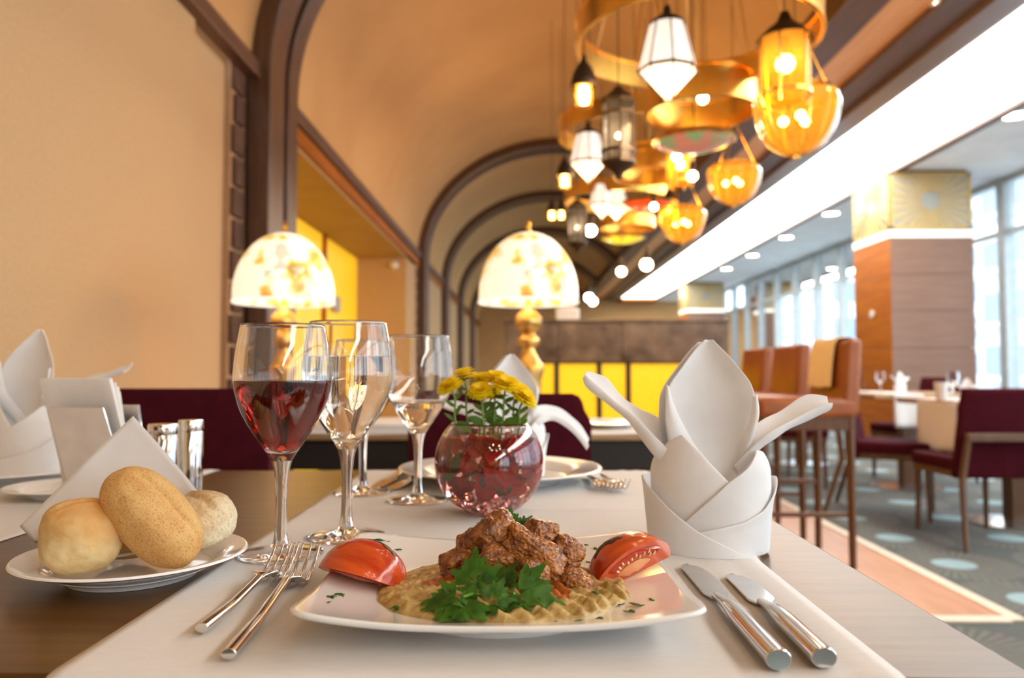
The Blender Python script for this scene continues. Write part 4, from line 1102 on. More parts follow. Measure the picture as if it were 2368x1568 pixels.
sp2_ = thing('parsley_sprig', 'parsley leaf tips standing behind the top of the meat pile', 'herb', P(1185, 1225, y=PUC.y+.03)); so2 = Vector(sp2_.location)
for px, py, dy, d, L in ((1185, 1228, .030, (-.10, 1), .019), (1200, 1226, .031, (.75, .8), .016), (1115, 1243, .028, (-.9, .35), .012), (1190, 1232, .03, (.3, 1), .012)):
    g = G(); leaf(g, L, frame(P(px, py, y=PUC.y+dy)-so2, img_dir(*d), VN+Vector((0, -.3, -.3))), 6); g.build('leaf', m_pars, sp2_, ang=180, norm=False)
# chopped flakes on the dish
def flake(px, py, size, label, group=None, seed=0):
    p = on_plate(px, py, .0006)
    h = puree_top(p.x, p.y)
    if h is not None: p.z += h
    rnd = random.Random(seed); g = G()
    for k in range(3):
        lobe(g, (0, 0), rnd.uniform(0, 2*PI), size*rnd.uniform(.7, 1.1), size*.26, Matrix.Identity(4), 20)
    o = g.build('chopped_parsley', m_pars, ang=180, norm=False, solid=.0003); o.location = p; o.rotation_euler = (rnd.uniform(-.2, .2), rnd.uniform(-.2, .2), rnd.uniform(0, 6))
    return tag(o, label, 'herb', group)
flake(787, 1374, .0062, 'largest chopped parsley bit on the left front of the square plate', seed=1)
flake(742, 1373, .0055, 'slim chopped parsley bit nearest the left edge of the square plate', seed=2)
flake(758, 1392, .003, 'tiny chopped parsley bit below the two at the left of the plate', seed=3)
g_ = 'parsley clump right of the puree'
for i, (px, py, s_, lab) in enumerate(((1506, 1386, .009, 'upper right piece'), (1480, 1400, .009, 'middle piece'), (1462, 1414, .0065, 'lower left piece'))):
    flake(px, py, s_, lab+' of the chopped parsley clump right of the puree', g_, 10+i)
for i, (px, py, s_) in enumerate(((870, 1256, .008), (885, 1252, .006), (922, 1272, .004), (915, 1247, .003), (1280, 1246, .007), (1300, 1252, .006), (1320, 1260, .009), (1352, 1267, .004), (1375, 1270, .010), (1400, 1258, .008), (1415, 1243, .006), (1388, 1245, .004), (1362, 1299, .004), (990, 1310, .003))):
    flake(px, py, s_, 'small chopped parsley flake scattered on the back of the square plate', 'parsley flakes at the back of the square plate', 30+i)
for i, (px, py, s_) in enumerate(((917, 1412, .006), (1377, 1404, .005), (1338, 1433, .004), (1386, 1428, .004))):
    flake(px, py, s_, 'small green parsley flake on the front of the puree', 'parsley flakes on the puree', 60+i)
# ---------------------------------------------------------------- cutlery
def knife(tip, end, label, blade):
    a = P(*tip, z=CLZ+.002); b = P(*end, z=CLZ+.006); d = b-a; d.z = 0; L = d.length
    t = thing('table_knife', label, 'knife', (a.x, a.y, CLZ+.001), math.atan2(d.y, d.x), group='table knives on the right')
    # local x from tip to handle end
    Wb = .0105; n_ = 28; g = G(); v = []
    for i in range(n_+1):
        s_ = i/n_; x = s_*blade
        lo = -Wb*.75*sm(0, .10, s_)**.5 - .001                       # straight back
        hi = Wb*1.15*math.sqrt(max(0, 1-(1-min(1, s_/.42))**2))+.0005
        hi *= 1-.55*sm(.78, 1.0, s_); lo *= 1-.35*sm(.85, 1, s_)
        tb = .0009+.0006*s_
        v += [(x, hi, .0012), (x, lo, .0012+tb), (x, lo, .0010), (x, hi, .0008)]
    f = []
    for i in range(n_):
        for k in range(4): f.append((i*4+k, i*4+(k+1) % 4, (i+1)*4+(k+1) % 4, (i+1)*4+k))
    f += [(3,2,1,0), tuple(n_*4+k for k in range(4))]
    g.add(v, f); g.build('blade', m_steelm, t, ang=50)
    hp = []; m_ = 18; HL = L-blade
    g = G(); g.tube([(blade-.004+HL*k/m_*1.0, -.0012, .0022+.0038*min(1, k/5)) for k in range(m_+1)], [.0028+.0028*sm(0, .5, k/m_)+.0006*k/m_ for k in range(m_+1)], 20, True, 1.22)
    g.build('handle', m_steel, t, ang=50, bevel=.0006)
    return t
knife((1592, 1306), (1812, 1536), 'longer table knife, nearest the square plate on the right', .100)
knife((1697, 1329), (1918, 1532), 'shorter table knife at the far right of the cloth', .082)
def fork(tip, end, label, wid, head):
    a = P(*tip, z=CLZ+.0215); b = P(*end, z=CLZ+.004); d = a-b; d.z = 0; L = d.length
    t = thing('table_fork', label, 'fork', (b.x, b.y, CLZ+.0008), math.atan2(d.y, d.x), group='table forks on the left')
    prof = [(0, .0042), (.3, .0046), (.55, .0085), (.66, .0105), (.70, .0085), (.73, .0042), (.775, .0022), (.84, .0050), (.92, .0115), (1, .0210)]
    zf = lambda s_: interp(prof, s_)
    h0 = 1-head/L
    pts = [(L*k/24*(h0+.02), 0, zf(k/24*(h0+.02))) for k in range(25)]
    G().tube(pts, [.0034-.0008*sm(.1, .9, k/24) for k in range(25)], 16, True, 1.35).build('handle', m_steel, t, ang=60, bevel=.0005)
    # cupped root of the head
    def root(u, v):
        s_ = lerp(h0, h0+.33*(1-h0), v); w_ = lerp(.0036, wid*.386+.0013, sm(0, .7, v))*(1-.16*sm(.72, 1, v))
        e = 2*u-1; return (L*s_, e*w_, zf(s_)+.0012*e*e)
    G().grid(root, 16, 14).build('head', m_steel, t, ang=180, solid=.0018, soff=0, sub=1)
    for k in range(4):
        yc = (k-1.5)*wid/4*1.03; pts = []; rr = []
        for j in range(13):
            s_ = lerp(h0+.29*(1-h0), 1, j/12); pts.append((L*s_, yc*(1+.06*j/12), zf(s_)+.0008)); rr.append(lerp(.0017, .0007, (j/12)**1.3))
        G().tube(pts, rr, 8, True, 1.25).build('tine', m_steel, t, ang=180)
    return t
fork((666, 1256), (466, 1456), 'left fork of the pair beside the square plate', .0240, .070)
fork((711, 1258), (528, 1517), 'right fork of the pair, nearest the square plate', .0262, .074)
# far place setting cutlery
def far_cut(kind, tip, end, label, grp):
    a = P(*tip, z=CLZ+.003); b = P(*end, z=CLZ+.003)
    return (a, b)
def dup_to(src, tipw, endw, label, grp, tip_first):
    a, b = Vector(tipw), Vector(endw); d = (b-a) if tip_first else (a-b)
    o = dup(src, loc=(a.x, a.y, CLZ+.001) if tip_first else (b.x, b.y, CLZ+.001), rz=math.atan2(d.y, d.x), label=label, group=grp); return o
kn = [o for o in COL.objects if o.name.startswith('table_knife') and not o.parent][0]
fk = [o for o in COL.objects if o.name.startswith('table_fork') and not o.parent][0]
a = P(868, 1132, z=CLZ); dup_to(kn, a, (a.x+.022, a.y+.215, 0), 'far table knife nearer the third glass, across the table', 'far cutlery', True)
a = P(906, 1136, z=CLZ); dup_to(kn, a, (a.x+.022, a.y+.20, 0), 'far table knife closer to the far plate, across the table', 'far cutlery', True)
a = P(1410, 1135, z=CLZ+.01); dup_to(fk, a, (a.x-.012, a.y+.20, 0), 'far fork right beside the far plate', 'far cutlery', False)
a = P(1452, 1138, z=CLZ+.01); dup_to(fk, a, (a.x-.012, a.y+.20, 0), 'rightmost far fork, at the edge of the runner', 'far cutlery', False)

# ---------------------------------------------------------------- round plates
def round_plate(loc, r, label, foot=.55, h=.020, group=None, name='round_plate', z=None):
    t = thing(name, label, 'plate', loc, group=group)
    pr = [(0, .0015), (r*foot*.92, .0015), (r*foot*.94, 0), (r*foot, 0), (r*foot*1.02, .003), (r*.80, h*.62), (r*.985, h*.93), (r, h*1.0), (r*.985, h*1.06), (r*.93, h*1.0), (r*.78, h*.80), (r*.68, h*.42), (r*.60, h*.30), (0, h*.28)]
    pr = pr[:5]+sp2(pr[4:8], 3)[1:]+sp2(pr[7:], 4)[1:]
    G().lathe(pr, 72).build('dish', m_china, t, ang=60); return t
BPc = P(311, 1281, z=TZ+.018)
bp = round_plate((BPc.x, BPc.y, TZ+.0003), .0905, 'round white bread plate with the rolls, on the dark wood', .56, .019, name='bread_plate')
fp = P(1157, 1082, z=CLZ+.02)
round_plate((fp.x, fp.y, CLZ+.0003), .157, 'large white plate at the far setting, behind the flower bowl', .6, .022)
lp_ = P(15, 1082, z=CLZ+.02)
round_plate((lp_.x, lp_.y, CLZ+.0003), .150, 'large white plate at the left setting, under the left napkin', .6, .022)
lq = P(158, 1124, z=CLZ+.014)
round_plate((lq.x, lq.y, CLZ+.0003), .078, 'small white side plate at the left, behind the paper napkin', .55, .015)

# ---------------------------------------------------------------- bread
def bread_mat(name, ca, cb, speck, top):
    m = bpy.data.materials.new(name); t, n, l, p = nodes(m); p.inputs['Roughness'].default_value = .75
    p.inputs['Subsurface Weight'].default_value = .08; p.inputs['Subsurface Radius'].default_value = (.008,.004,.002)
    tc = n.new('ShaderNodeTexCoord'); sp = n.new('ShaderNodeSeparateXYZ'); l.new(tc.outputs['Object'], sp.inputs[0])
    nz = n.new('ShaderNodeTexNoise'); nz.inputs['Scale'].default_value = 45; nz.inputs['Detail'].default_value = 6; l.new(tc.outputs['Object'], nz.inputs[0])
    # crust baked browner on its upper side (own z axis of the loaf)
    ml = n.new('ShaderNodeMath'); ml.operation = 'MULTIPLY_ADD'; l.new(sp.outputs[2], ml.inputs[0]); ml.inputs[1].default_value = top; ml.inputs[2].default_value = -.12
    ad = n.new('ShaderNodeMath'); ad.operation = 'ADD'; l.new(ml.outputs[0], ad.inputs[0]); l.new(nz.outputs[0], ad.inputs[1])
    r = n.new('ShaderNodeValToRGB'); r.color_ramp.elements[0].position = .40; r.color_ramp.elements[0].color = c4(cb); r.color_ramp.elements[1].position = .95; r.color_ramp.elements[1].color = c4(ca)
    l.new(ad.outputs[0], r.inputs[0])
    n2 = n.new('ShaderNodeTexNoise'); n2.inputs['Scale'].default_value = speck[0]; n2.inputs['Detail'].default_value = 2; l.new(tc.outputs['Object'], n2.inputs[0])
    r2 = n.new('ShaderNodeValToRGB'); r2.color_ramp.elements[0].position = .36; r2.color_ramp.elements[0].color = c4(speck[1]); r2.color_ramp.elements[1].position = .47; r2.color_ramp.elements[1].color = (1,1,1,1)
    l.new(n2.outputs[0], r2.inputs[0])
    mx = n.new('ShaderNodeMix'); mx.data_type = 'RGBA'; mx.blend_type = 'MULTIPLY'; mx.inputs[0].default_value = 1
    l.new(r.outputs[0], mx.inputs[6]); l.new(r2.outputs[0], mx.inputs[7]); l.new(mx.outputs[2], p.inputs['Base Color'])
    b = n.new('ShaderNodeBump'); b.inputs['Strength'].default_value = .35; b.inputs['Distance'].default_value = .001; l.new(n2.outputs[0], b.inputs['Height']); l.new(b.outputs[0], p.inputs['Normal'])
    return m
m_bread = bread_mat('pale_roll_crust', (.62,.30,.07), (.74,.56,.28), (40, (.93,.88,.8)), 20)
m_bread2 = bread_mat('bran_crust', (.52,.24,.06), (.68,.42,.155), (650, (.84,.68,.50)), 7)
m_bread3 = bread_mat('speckled_crust', (.55,.30,.10), (.74,.64,.44), (420, (.80,.75,.66)), 15)
def loaf(loc, size, rot, mat_, label, seed, crack=None, lump=.05):
    def fn(q):
        e = 2.5; k = (abs(q.x)**e+abs(q.y)**e+abs(q.z)**e)**(-1/e); w_ = q*lerp(1, k, .8)
        d = 1+lump*N3(q*1.4+Vector((seed, 0, 0)))+lump*.35*N3(q*4+Vector((0, seed, 0)))+.006*N3(q*14+Vector((seed, 1, 0)))
        if crack:
            off, wd, dep = crack
            cc = abs(q.y-off-.10*N3(Vector((q.x*2.5, seed, 0)))-.03*N3(Vector((q.x*9, seed, 2))))
            if q.z > 0: d -= dep*math.exp(-(cc/wd)**2)*sm(.95, .5, abs(q.x))*sm(0, .5, q.z); d += dep*.45*math.exp(-((cc-wd*2)/(wd*1.3))**2)*sm(.95, .5, abs(q.x))*sm(0, .5, q.z)
        return w_*d
    o = G().ball((0, 0, 0), size, 6, fn).build('bread_roll', mat_, ang=180); o.location = loc; o.rotation_euler = tuple(R(a) for a in rot)
    return tag(o, label, 'bread', 'bread rolls on the bread plate')
bz = TZ+.0065
yb_ = BPc.y
p = P(187, 1237, y=yb_-.036); loaf((p.x, p.y, p.z), (.0300, .0300, .0268), (22, 4, 35), m_bread, 'round smooth pale roll at the left of the bread plate', 1, (.15, .07, .10), .07)
p = P(352, 1196, y=yb_-.022); loaf((p.x, p.y, p.z), (.0475, .0265, .0260), (34, 47, 4), m_bread2, 'long bran roll leaning across the middle of the bread plate', 2, (.12, .11, .07), .04)
p = P(466, 1200, y=yb_+.022); loaf((p.x, p.y, p.z), (.0285, .0270, .0225), (16, 10, -30), m_bread3, 'speckled pale roll at the right, partly behind the long roll', 3, (-.05, .10, .12), .07)
p = P(292, 1243, y=yb_+.022); loaf((p.x, p.y, p.z), (.028, .025, .017), (0, 0, 10), m_bread2, 'shaded bread roll at the back between the two front rolls', 4, None, .06)
# paper napkin standing behind the rolls (a square set on its corner, folded along its base)
def pn(u, v):
    a, b = u, v
    X = (a-b)*.5; Z = (a+b)*.5                    # diamond: apex at a=b=1
    wv = .0025*sin(9*X)+.0015*N3((X*6, Z*6, 1))
    if Z < .42: yy = -.028*(.42-Z)/.42*1.9; zz = .008+.012*Z
    else: yy = .0+.012*(Z-.42)-.10*(X*X)*.25; zz = .013+(Z-.42)*.168
    return (X*.176, yy+wv+.0, zz)
o = G().grid(pn, 34, 34).build('paper_napkin', m_paper, ang=180, solid=.0012)
ap = P(290, 962, y=yb_+.030)
bpl = P(287, 1170, y=yb_+.03)
o.location = (ap.x, yb_+.030, TZ+.006); o.rotation_euler = (R(-4), 0, R(4)); o.scale = (1.0, 1, (ap.z-TZ-.006)/(.013+.58*.168))
tag(o, 'white embossed paper napkin standing as a triangle behind the bread rolls', 'napkin')

# ---------------------------------------------------------------- napkin holder and shakers
hy = 1.0; hp = P(240, 1060, y=hy)
hp = P(262, 1120, z=CLZ)
hold = thing('napkin_holder', 'mirror steel napkin holder at the left, packed with white paper napkins', 'napkin holder', (P(262, 1000, y=1.0).x, 1.0, TZ), R(-8))
G().box((-.05, -.03, 0), (.05, .03, .003)).build('base', m_steel, hold, bevel=.001)
zt = P(262, 940, y=.98).z-TZ
for s_, nm in ((-1, 'front_plate'), (1, 'back_plate')):
    sx = -.022 if s_ < 0 else .0
    G().hexa([(-.042, s_*.018-.001, .002), (.042, s_*.018-.001, .002), (.042, s_*.018+.001, .002), (-.042, s_*.018+.001, .002),
              (-.068, s_*.036-.001, zt), (.012, s_*.036-.001, zt), (.012, s_*.036+.001, zt), (-.068, s_*.036+.001, zt)]).build(nm, m_steel, hold, bevel=.0008)
for k in range(7):
    yy = -.018+.0055*k; tl_ = (yy)/.018
    dz = .158-.003*k+.004*(k % 2)
    q = G(); n_ = 6
    q.grid(lambda u, v: (lerp(-.054, .046, u)-.034*v-.0028*k, yy*(.5+.9*v)+.0012*sin(3*u+k)-.0015, .004+v*dz), 8, 8)
    o = q.build('paper_napkin', m_paper, ang=180, solid=.0032, bevel=.0006)
    o.location = hold.location; o.rotation_euler = hold.rotation_euler
    tag(o, ('foremost','second','third','fourth','fifth','sixth','hindmost')[k]+' folded white paper napkin in the steel holder, counted from the front', 'napkin', 'paper napkins in the steel holder')
def shaker(px, ptop, wpx, d, label):
    x = P(px, 1000, y=d).x; h = P(px, ptop, y=d).z-TZ; r = wpx*d/F/2
    t = thing('shaker', label, 'shaker', (x, d, TZ), group='steel shakers')
    G().lathe([(0, 0), (r*.97, 0), (r, .002), (r, h-.016), (r*.985, h-.0155)], 48).build('body', m_steel, t)
    G().lathe([(r*.985, h-.0155), (r, h-.0145), (r, h-.002), (r*.95, h), (r*.5, h+.0004), (0, h+.0004)], 48).build('cap', m_steel, t)
shaker(377, 980, 66, 1.10, 'left steel shaker, half hidden by the paper napkin')
shaker(441, 971, 55, 1.05, 'right steel shaker, taller, beside the left one')

# ---------------------------------------------------------------- folded fabric napkins
def fabric_napkin(label, loc, rz, sc, wl=None, wr=None, mirror=1):
    t = thing('fabric_napkin', label, 'napkin', loc, rz, group='standing folded napkins', scale=sc)
    a0, b0 = .0575, .043
    tap = lambda z: interp([(0, .985), (.03, 1.02), (.071, 1.10), (.085, 1.02), (.10, .90), (.125, .82), (.2, .7)], z)
    def cyl(th, z, off):
        k = tap(z) if off > -.0012 else min(tap(z), 1.06)
        return Vector(((a0+off)*k*cos(R(th)), (b0+off)*k*sin(R(th)), z))
    def band(th0, th1, zlo, zhi, off, name, nu=48, nv=14, lip=.0):
        def fn(u, v):
            th = lerp(th0, th1, u); z1 = interp(zhi, th); z = lerp(zlo, z1, v)
            p_ = cyl(th, z, off+lip*sm(.75, 1, v)+.0012*N3((th*.02, z*25, off*900)))
            return p_
        return G().grid(fn, nu, nv).build(name, m_napkin, t, ang=180, solid=.0014, soff=0, sub=1)
    # outer wrap: left front flap sweeping down to the right + the back
    band(-330, -57, 0, [(-330, .066), (-270, .068), (-200, .070), (-180, .071), (-153, .058), (-106, .0238), (-70, .005), (-57, .0012)], .0012, 'outer_wrap', 90)
    # right flap: falls from the right corner towards the front middle
    band(-128, 24, 0, [(-128, .012), (-106, .0245), (-66, .0335), (-42, .043), (-18, .060), (-2, .071), (24, .069)], -.0004, 'right_flap', 60, lip=.0012)
    # inner right layer: from the wing root down to the lower left
    band(-126, 6, .004, [(-126, .028), (-119, .0335), (-79, .071), (-60, .083), (-38, .0985), (-20, .096), (6, .080)], -.003, 'inner_right_layer', 60, lip=.001)
    band(-200, -66, .004, [(-200, .085), (-175, .092), (-150, .106), (-130, .113), (-105, .096), (-79, .0705), (-66, .062)], -.0055, 'inner_left_layer', 60)
    # petals
    def petal(dx, dy, dz, kx, name, wall):
        prof = [(.040, -.010, .020), (.071, -.030, .040), (.10, -.0400, .0430), (.124, -.0432, .0425), (.134, -.0428, .0455), (.150, -.0418, .0440), (.162, -.0365, .0405), (.173, -.0276, .0325), (.187, -.0165, .0225), (.198, -.007, .0125), (.2040, .0015, .0060)]
        L_ = [(z, l) for z, l, r_ in prof]; Rr = [(z, r_) for z, l, r_ in prof]
        def fn(u, v):
            z = lerp(.040, .2040, v)
            zz_ = z
            # ease the outline
            xl = (interp(L_, z-.003)+interp(L_, z)+interp(L_, z+.003))/3; xr_ = (interp(Rr, z-.003)+interp(Rr, z)+interp(Rr, z+.003))/3
            x = lerp(xl, xr_, u); e = 2*u-1
            y = -.016+.020*sm(.04, .12, z)-.013*abs(e)**2.2*sm(.05, .11, z)*(1-.6*sm(.17, .204, z))+.010*sm(.13, .204, z)
            return (x*kx+dx, y+dy, z+dz)
        return G().grid(fn, 24, 40).build(name, m_napkin, t, ang=180, solid=.0013, soff=0, sub=1)
    petal(0, 0, 0, 1, 'petal', 0)
    petal(-.0055, .006, -.002, 1.0, 'petal_back', 0)
    # folded-in edges in front of the petal
    def strip(pa, pb, name, push):
        def fn(u, v):
            A = [Vector(q) for q in pa]; B = [Vector(q) for q in pb]
            s_ = v*(len(A)-1); i = min(int(s_), len(A)-2); f_ = s_-i
            p_ = A[i].lerp(A[i+1], f_).lerp(B[i].lerp(B[i+1], f_), u)
            p_.y += push*sin(PI*u)+.026*sm(.12, .07, p_.z); return p_
        return G().grid(fn, 8, 24).build(name, m_napkin, t, ang=180, solid=.0012, soff=0, sub=1)
    sP = lambda q: smooth_path(q, 5)
    strip(sP([(-.042, -.012, .160), (-.0435, -.016, .140), (-.043, -.019, .122), (-.036, -.026, .100), (-.004, -.040, .068)]),
          sP([(-.0395, -.011, .158), (-.034, -.013, .138), (-.023, -.016, .115), (-.008, -.022, .092), (.012, -.034, .068)]), 'left_fold', -.003)
    strip(sP([(.0445, -.012, .150), (.0455, -.016, .132), (.040, -.020, .112), (.033, -.028, .088), (.026, -.034, .072)]),
          sP([(.041, -.010, .148), (.038, -.012, .128), (.030, -.015, .108), (.026, -.022, .088), (.022, -.032, .074)]), 'right_fold', -.003)
    # wings
    def wing(bot, top, curl, name):
        B = smooth_path(bot, 6); T = smooth_path(top, 6); n_ = len(B)-1
        def fn(u, v):
            s_ = v*n_; i = min(int(s_), n_-1); f_ = s_-i
            p0 = B[i].lerp(B[i+1], f_); p1 = T[i].lerp(T[i+1], f_)
            if u < .4:                          # front lip of the open trough
                k = u/.4; p_ = p0.lerp(p1, .46*(1-k)**1.2); p_.y -= curl*cos(PI*.5*k)*(.55+.45*sin(PI*v))
            else:                               # bottom, then the higher back wall
                k = (u-.4)/.6; p_ = p0.lerp(p1, k**1.25); p_.y += curl*1.3*sin(PI*.5*k)
            p_.z += .0012*N3((p_.x*60, u*3, 2)); return p_
        return G().grid(fn, 22, 30).build(name, m_napkin, t, ang=180, solid=.0013, soff=0, sub=1)
    wing(wl['b'], wl['t'], .009, 'left_wing'); wing(wr['b'], wr['t'], .008, 'right_wing')
    return t
WL = dict(b=[(-.026, -.010, .062), (-.050, -.013, .086), (-.064, -.011, .104), (-.079, -.006, .124), (-.0945, -.002, .138), (-.118, 0, .1555), (-.1215, .0, .166)],
          t=[(-.010, -.008, .090), (-.040, -.008, .1205), (-.053, -.003, .130), (-.064, .002, .1345), (-.083, .006, .1477), (-.0985, .008, .1665), (-.118, .004, .1725)])
WR = dict(b=[(.026, -.010, .074), (.047, -.014, .0985), (.063, -.012, .110), (.087, -.004, .122), (.112, .0, .1315), (.1185, .001, .137)],
          t=[(.016, -.008, .092), (.036, -.009, .113), (.050, -.006, .1225), (.0715, .002, .1325), (.1005, .006, .1495), (.1195, .004, .1475)])
fnp = P(1636, 1287, z=CLZ)
fnp.y += .030
fnx = P(1640, 1250, y=fnp.y).x
fabric_napkin('white fabric napkin folded like a lily, standing at the right beside the knives', (fnx, fnp.y, CLZ+.0005), R(-3), .985, WL, WR)
fz = CLZ+.0075
WR2 = dict(b=[(.026, -.010, .060), (.046, -.024, .085), (.066, -.012, .093), (.092, -.004, .083), (.118, .0, .058), (.130, .001, .042)],
           t=[(.022, -.034, .085), (.036, -.020, .113), (.058, -.006, .118), (.085, .002, .113), (.118, .006, .088), (.137, .004, .060)])
WL2 = dict(b=[(-.026, -.010, .062), (-.045, -.024, .083), (-.060, -.012, .094), (-.079, -.006, .103), (-.0945, -.002, .108), (-.112, .0, .114)],
           t=[(-.010, -.0225, .090), (-.035, -.020, .1105), (-.053, -.006, .118), (-.074, .002, .122), (-.093, .006, .125), (-.113, .004, .124)])
x2 = P(1180, 1000, y=fp.y).x
fabric_napkin('white fabric napkin folded like a lily, standing on the far plate behind the flowers', (x2, fp.y, fz), R(6), .93, WL2, WR2)
x3 = P(68, 1000, y=lp_.y).x
WR3 = dict(b=[(.026, -.010, .074), (.047, -.014, .0985), (.063, -.012, .116), (.090, -.004, .126), (.125, .0, .136), (.150, .001, .143)],
           t=[(.016, -.008, .092), (.036, -.009, .113), (.050, -.006, .1255), (.080, .002, .1365), (.120, .006, .1465), (.152, .004, .1575)])
fabric_napkin('white fabric napkin folded like a lily, standing on the left plate at the picture edge', (x3, lp_.y, fz), R(-12), 1.12, WL, WR3)

nk = [o for o in COL.objects if o.name == 'fabric_napkin'][0]
dup(nk, (2.98, 6.08, .7545), R(20), 'small standing white napkin on the table in front of the pillar', scale=.8)
dup(nk, (2.66, 4.62, .7545), R(-30), 'standing white napkin on the right-edge table, behind the burgundy chair', scale=.62)
# ---------------------------------------------------------------- fish-bowl vase with flowers
vb = P(1131, 1186, z=CLZ); vx, vy = P(1131, 1100, y=vb.y).x, vb.y
VR = .0655; ZC = .0605; 
vase = thing('round_glass_vase', 'round clear glass bowl of pink water holding yellow flowers', 'vase', (vx, vy, CLZ+.0004), group=None)
def arc(r, a0, a1, n_): return [(r*cos(R(lerp(a0, a1, k/n_))), ZC+r*sin(R(lerp(a0, a1, k/n_)))) for k in range(n_+1)]
VI = VR-.0022
a_bot = math.degrees(math.asin(-(ZC-.002)/VR)); a_top = 45
prof = [(0, .0004), (.018, .0)]+arc(VR, a_bot, a_top, 40)+[(VR*cos(R(a_top))-.0008, ZC+VR*sin(R(a_top))+.0010)]+list(reversed(arc(VI, -78, a_top, 40)))+[(0, ZC-VI*.985)]
G().lathe(prof, 80).build('bowl', m_glass, vase, ang=180)
wl_a = 29
wp = [(0, ZC-VI*.985-.0001)]+arc(VI+.00015, -78, wl_a, 34); wz = wp[-1][1]
wp += [(wp[-1][0]-.0012, wz-.0007), (0, wz-.0008)]
G().lathe(wp, 72).build('water', m_pinkwater, vase, ang=60)
vo_ = Vector((vx, vy, CLZ+.0004))
rnd = random.Random(11)
cr = None
for k in range(36):   # clear acrylic crystals on the bottom
    lay = 0 if k < 15 else (1 if k < 28 else 2)
    rr = (.011+.022*math.sqrt(rnd.random()), .014+.026*math.sqrt(rnd.random()), .020+.026*rnd.random())[lay]
    a = k*2.4+rnd.uniform(-.3, .3); z = (.013, .021, .029)[lay]+rnd.uniform(-.001, .003)+.000
    rad = .0070
    while (rr*rr+(z-ZC)**2)**.5 > VI-rad-.0012: rr *= .97
    if cr is None:
        b = bmesh.new(); bmesh.ops.create_icosphere(b, subdivisions=1, radius=rad); g = G(); g.v = [tuple(q.co) for q in b.verts]; g.f = [tuple(x.index for x in f.verts) for f in b.faces]; b.free()
        o = cr = g.build('crystal_bead', m_crystal, smooth=False)
    else: o = cr.copy(); COL.objects.link(o)
    o.location = vo_+Vector((rr*cos(a), rr*sin(a), z)); o.rotation_euler = (rnd.uniform(0, 6), rnd.uniform(0, 6), rnd.uniform(0, 6)); s_ = rnd.uniform(.85, 1.1); o.scale = (s_, s_, s_*.9)
    tag(o, 'clear faceted acrylic bead at the bottom of the flower bowl', 'bead', 'clear beads in the flower bowl')
m_petal = M('red_petal', (.95,.05,.035), .4, col2=(.85,.02,.02), vscale=40); translucent(m_petal, (.9,.03,.02), .4)
m_petal2 = M('crimson_petal', (.72,.02,.05), .4, col2=(.5,.01,.03), vscale=40); translucent(m_petal2, (.8,.03,.03), .4)
pmesh = {}
spots0 = [(-.035, -.045, .088), (.0, -.052, .083), (.030, -.042, .086), (.048, -.020, .070), (-.048, -.022, .070), (-.022, -.050, .062), (.020, -.048, .050), (.040, -.034, .060), (-.040, -.034, .050), (.004, -.040, .072), (-.010, -.030, .088),
         (.022, -.020, .090), (-.030, .010, .085), (.035, .015, .080), (.0, .035, .085), (.028, -.044, .036), (-.028, -.030, .038), (.046, -.010, .052), (-.052, .0, .056), (.0, -.010, .060), (.012, .010, .045), (-.02, .015, .06), (.03, .03, .06), (-.035, .03, .07)]
spots = list(spots0)
for k in range(84):
    a = R(-90)+rnd.uniform(-1.9, 1.9); z = rnd.uniform(.030, .089); rr = math.sqrt(max(.0001, (VI-.008)**2-(z-ZC)**2))*rnd.uniform(.75, 1.0)
    spots.append((rr*cos(a), rr*sin(a), z))
for k, (x, y, z) in enumerate(spots):
    r_ = rnd.uniform(.010, .0150) if k < 24 else rnd.uniform(.006, .0105); kind = k % 3
    while (x*x+y*y+(z-ZC)**2)**.5 > VI-.010: x *= .96; y *= .96; z = ZC+(z-ZC)*.96
    def pf(u, v):
        a = 2*PI*u; rr_ = v*(1+.12*sin(3*a+kind)); return (rr_*cos(a), rr_*sin(a)*.85, .55*v*v*(1+.3*sin(2*a+kind))-.2)
    if kind not in pmesh:
        o = G().grid(pf, 20, 5).build('flower_petal', (m_petal, m_petal2, m_petal)[kind], ang=180, norm=False, solid=.05); pmesh[kind] = o
    else: o = pmesh[kind].copy(); COL.objects.link(o)
    o.location = vo_+Vector((x, y, z)); o.scale = (r_, r_, r_)
    d = Vector((x*.7+rnd.uniform(-.02, .02), y*.8+rnd.uniform(-.02, .02), .02*rnd.uniform(-1, 1))).normalized()
    o.rotation_euler = d.to_track_quat('Z', 'Y').to_euler()
    tag(o, 'loose red petal floating in the water of the flower bowl', 'petal', 'red petals in the flower bowl')
m_leafd = M('dark_leaf', (.09,.20,.03), .4, col2=(.045,.11,.018), vscale=60); translucent(m_leafd, (.15,.32,.04), .25)
m_stem = M('flower_stem', (.20,.32,.08), .5, vscale=40)
m_yel = M('yellow_petal', (1,.88,.03), .6, col2=(1,.80,.02), vscale=30); translucent(m_yel, (1,.88,.04), .6)
def stem_leaf(g, base, direc, L, W):
    m4 = frame(base, direc, Vector((.2, -.7, .7)))
    o = len(g.v); n_ = 6
    for i in range(n_+1):
        s_ = i/n_; wd = max(W*.06, W*sin(PI*min(1, s_*.9+.08))**.8)
        for e in (-1, 0, 1): g.v.append(tuple(m4 @ Vector((e*wd, s_*L, -8*(s_*L)**2+(.15*wd if e else 0)))))
    for i in range(n_):
        for e in (0, 1): a = o+i*3+e; g.f.append((a, a+1, a+4, a+3))
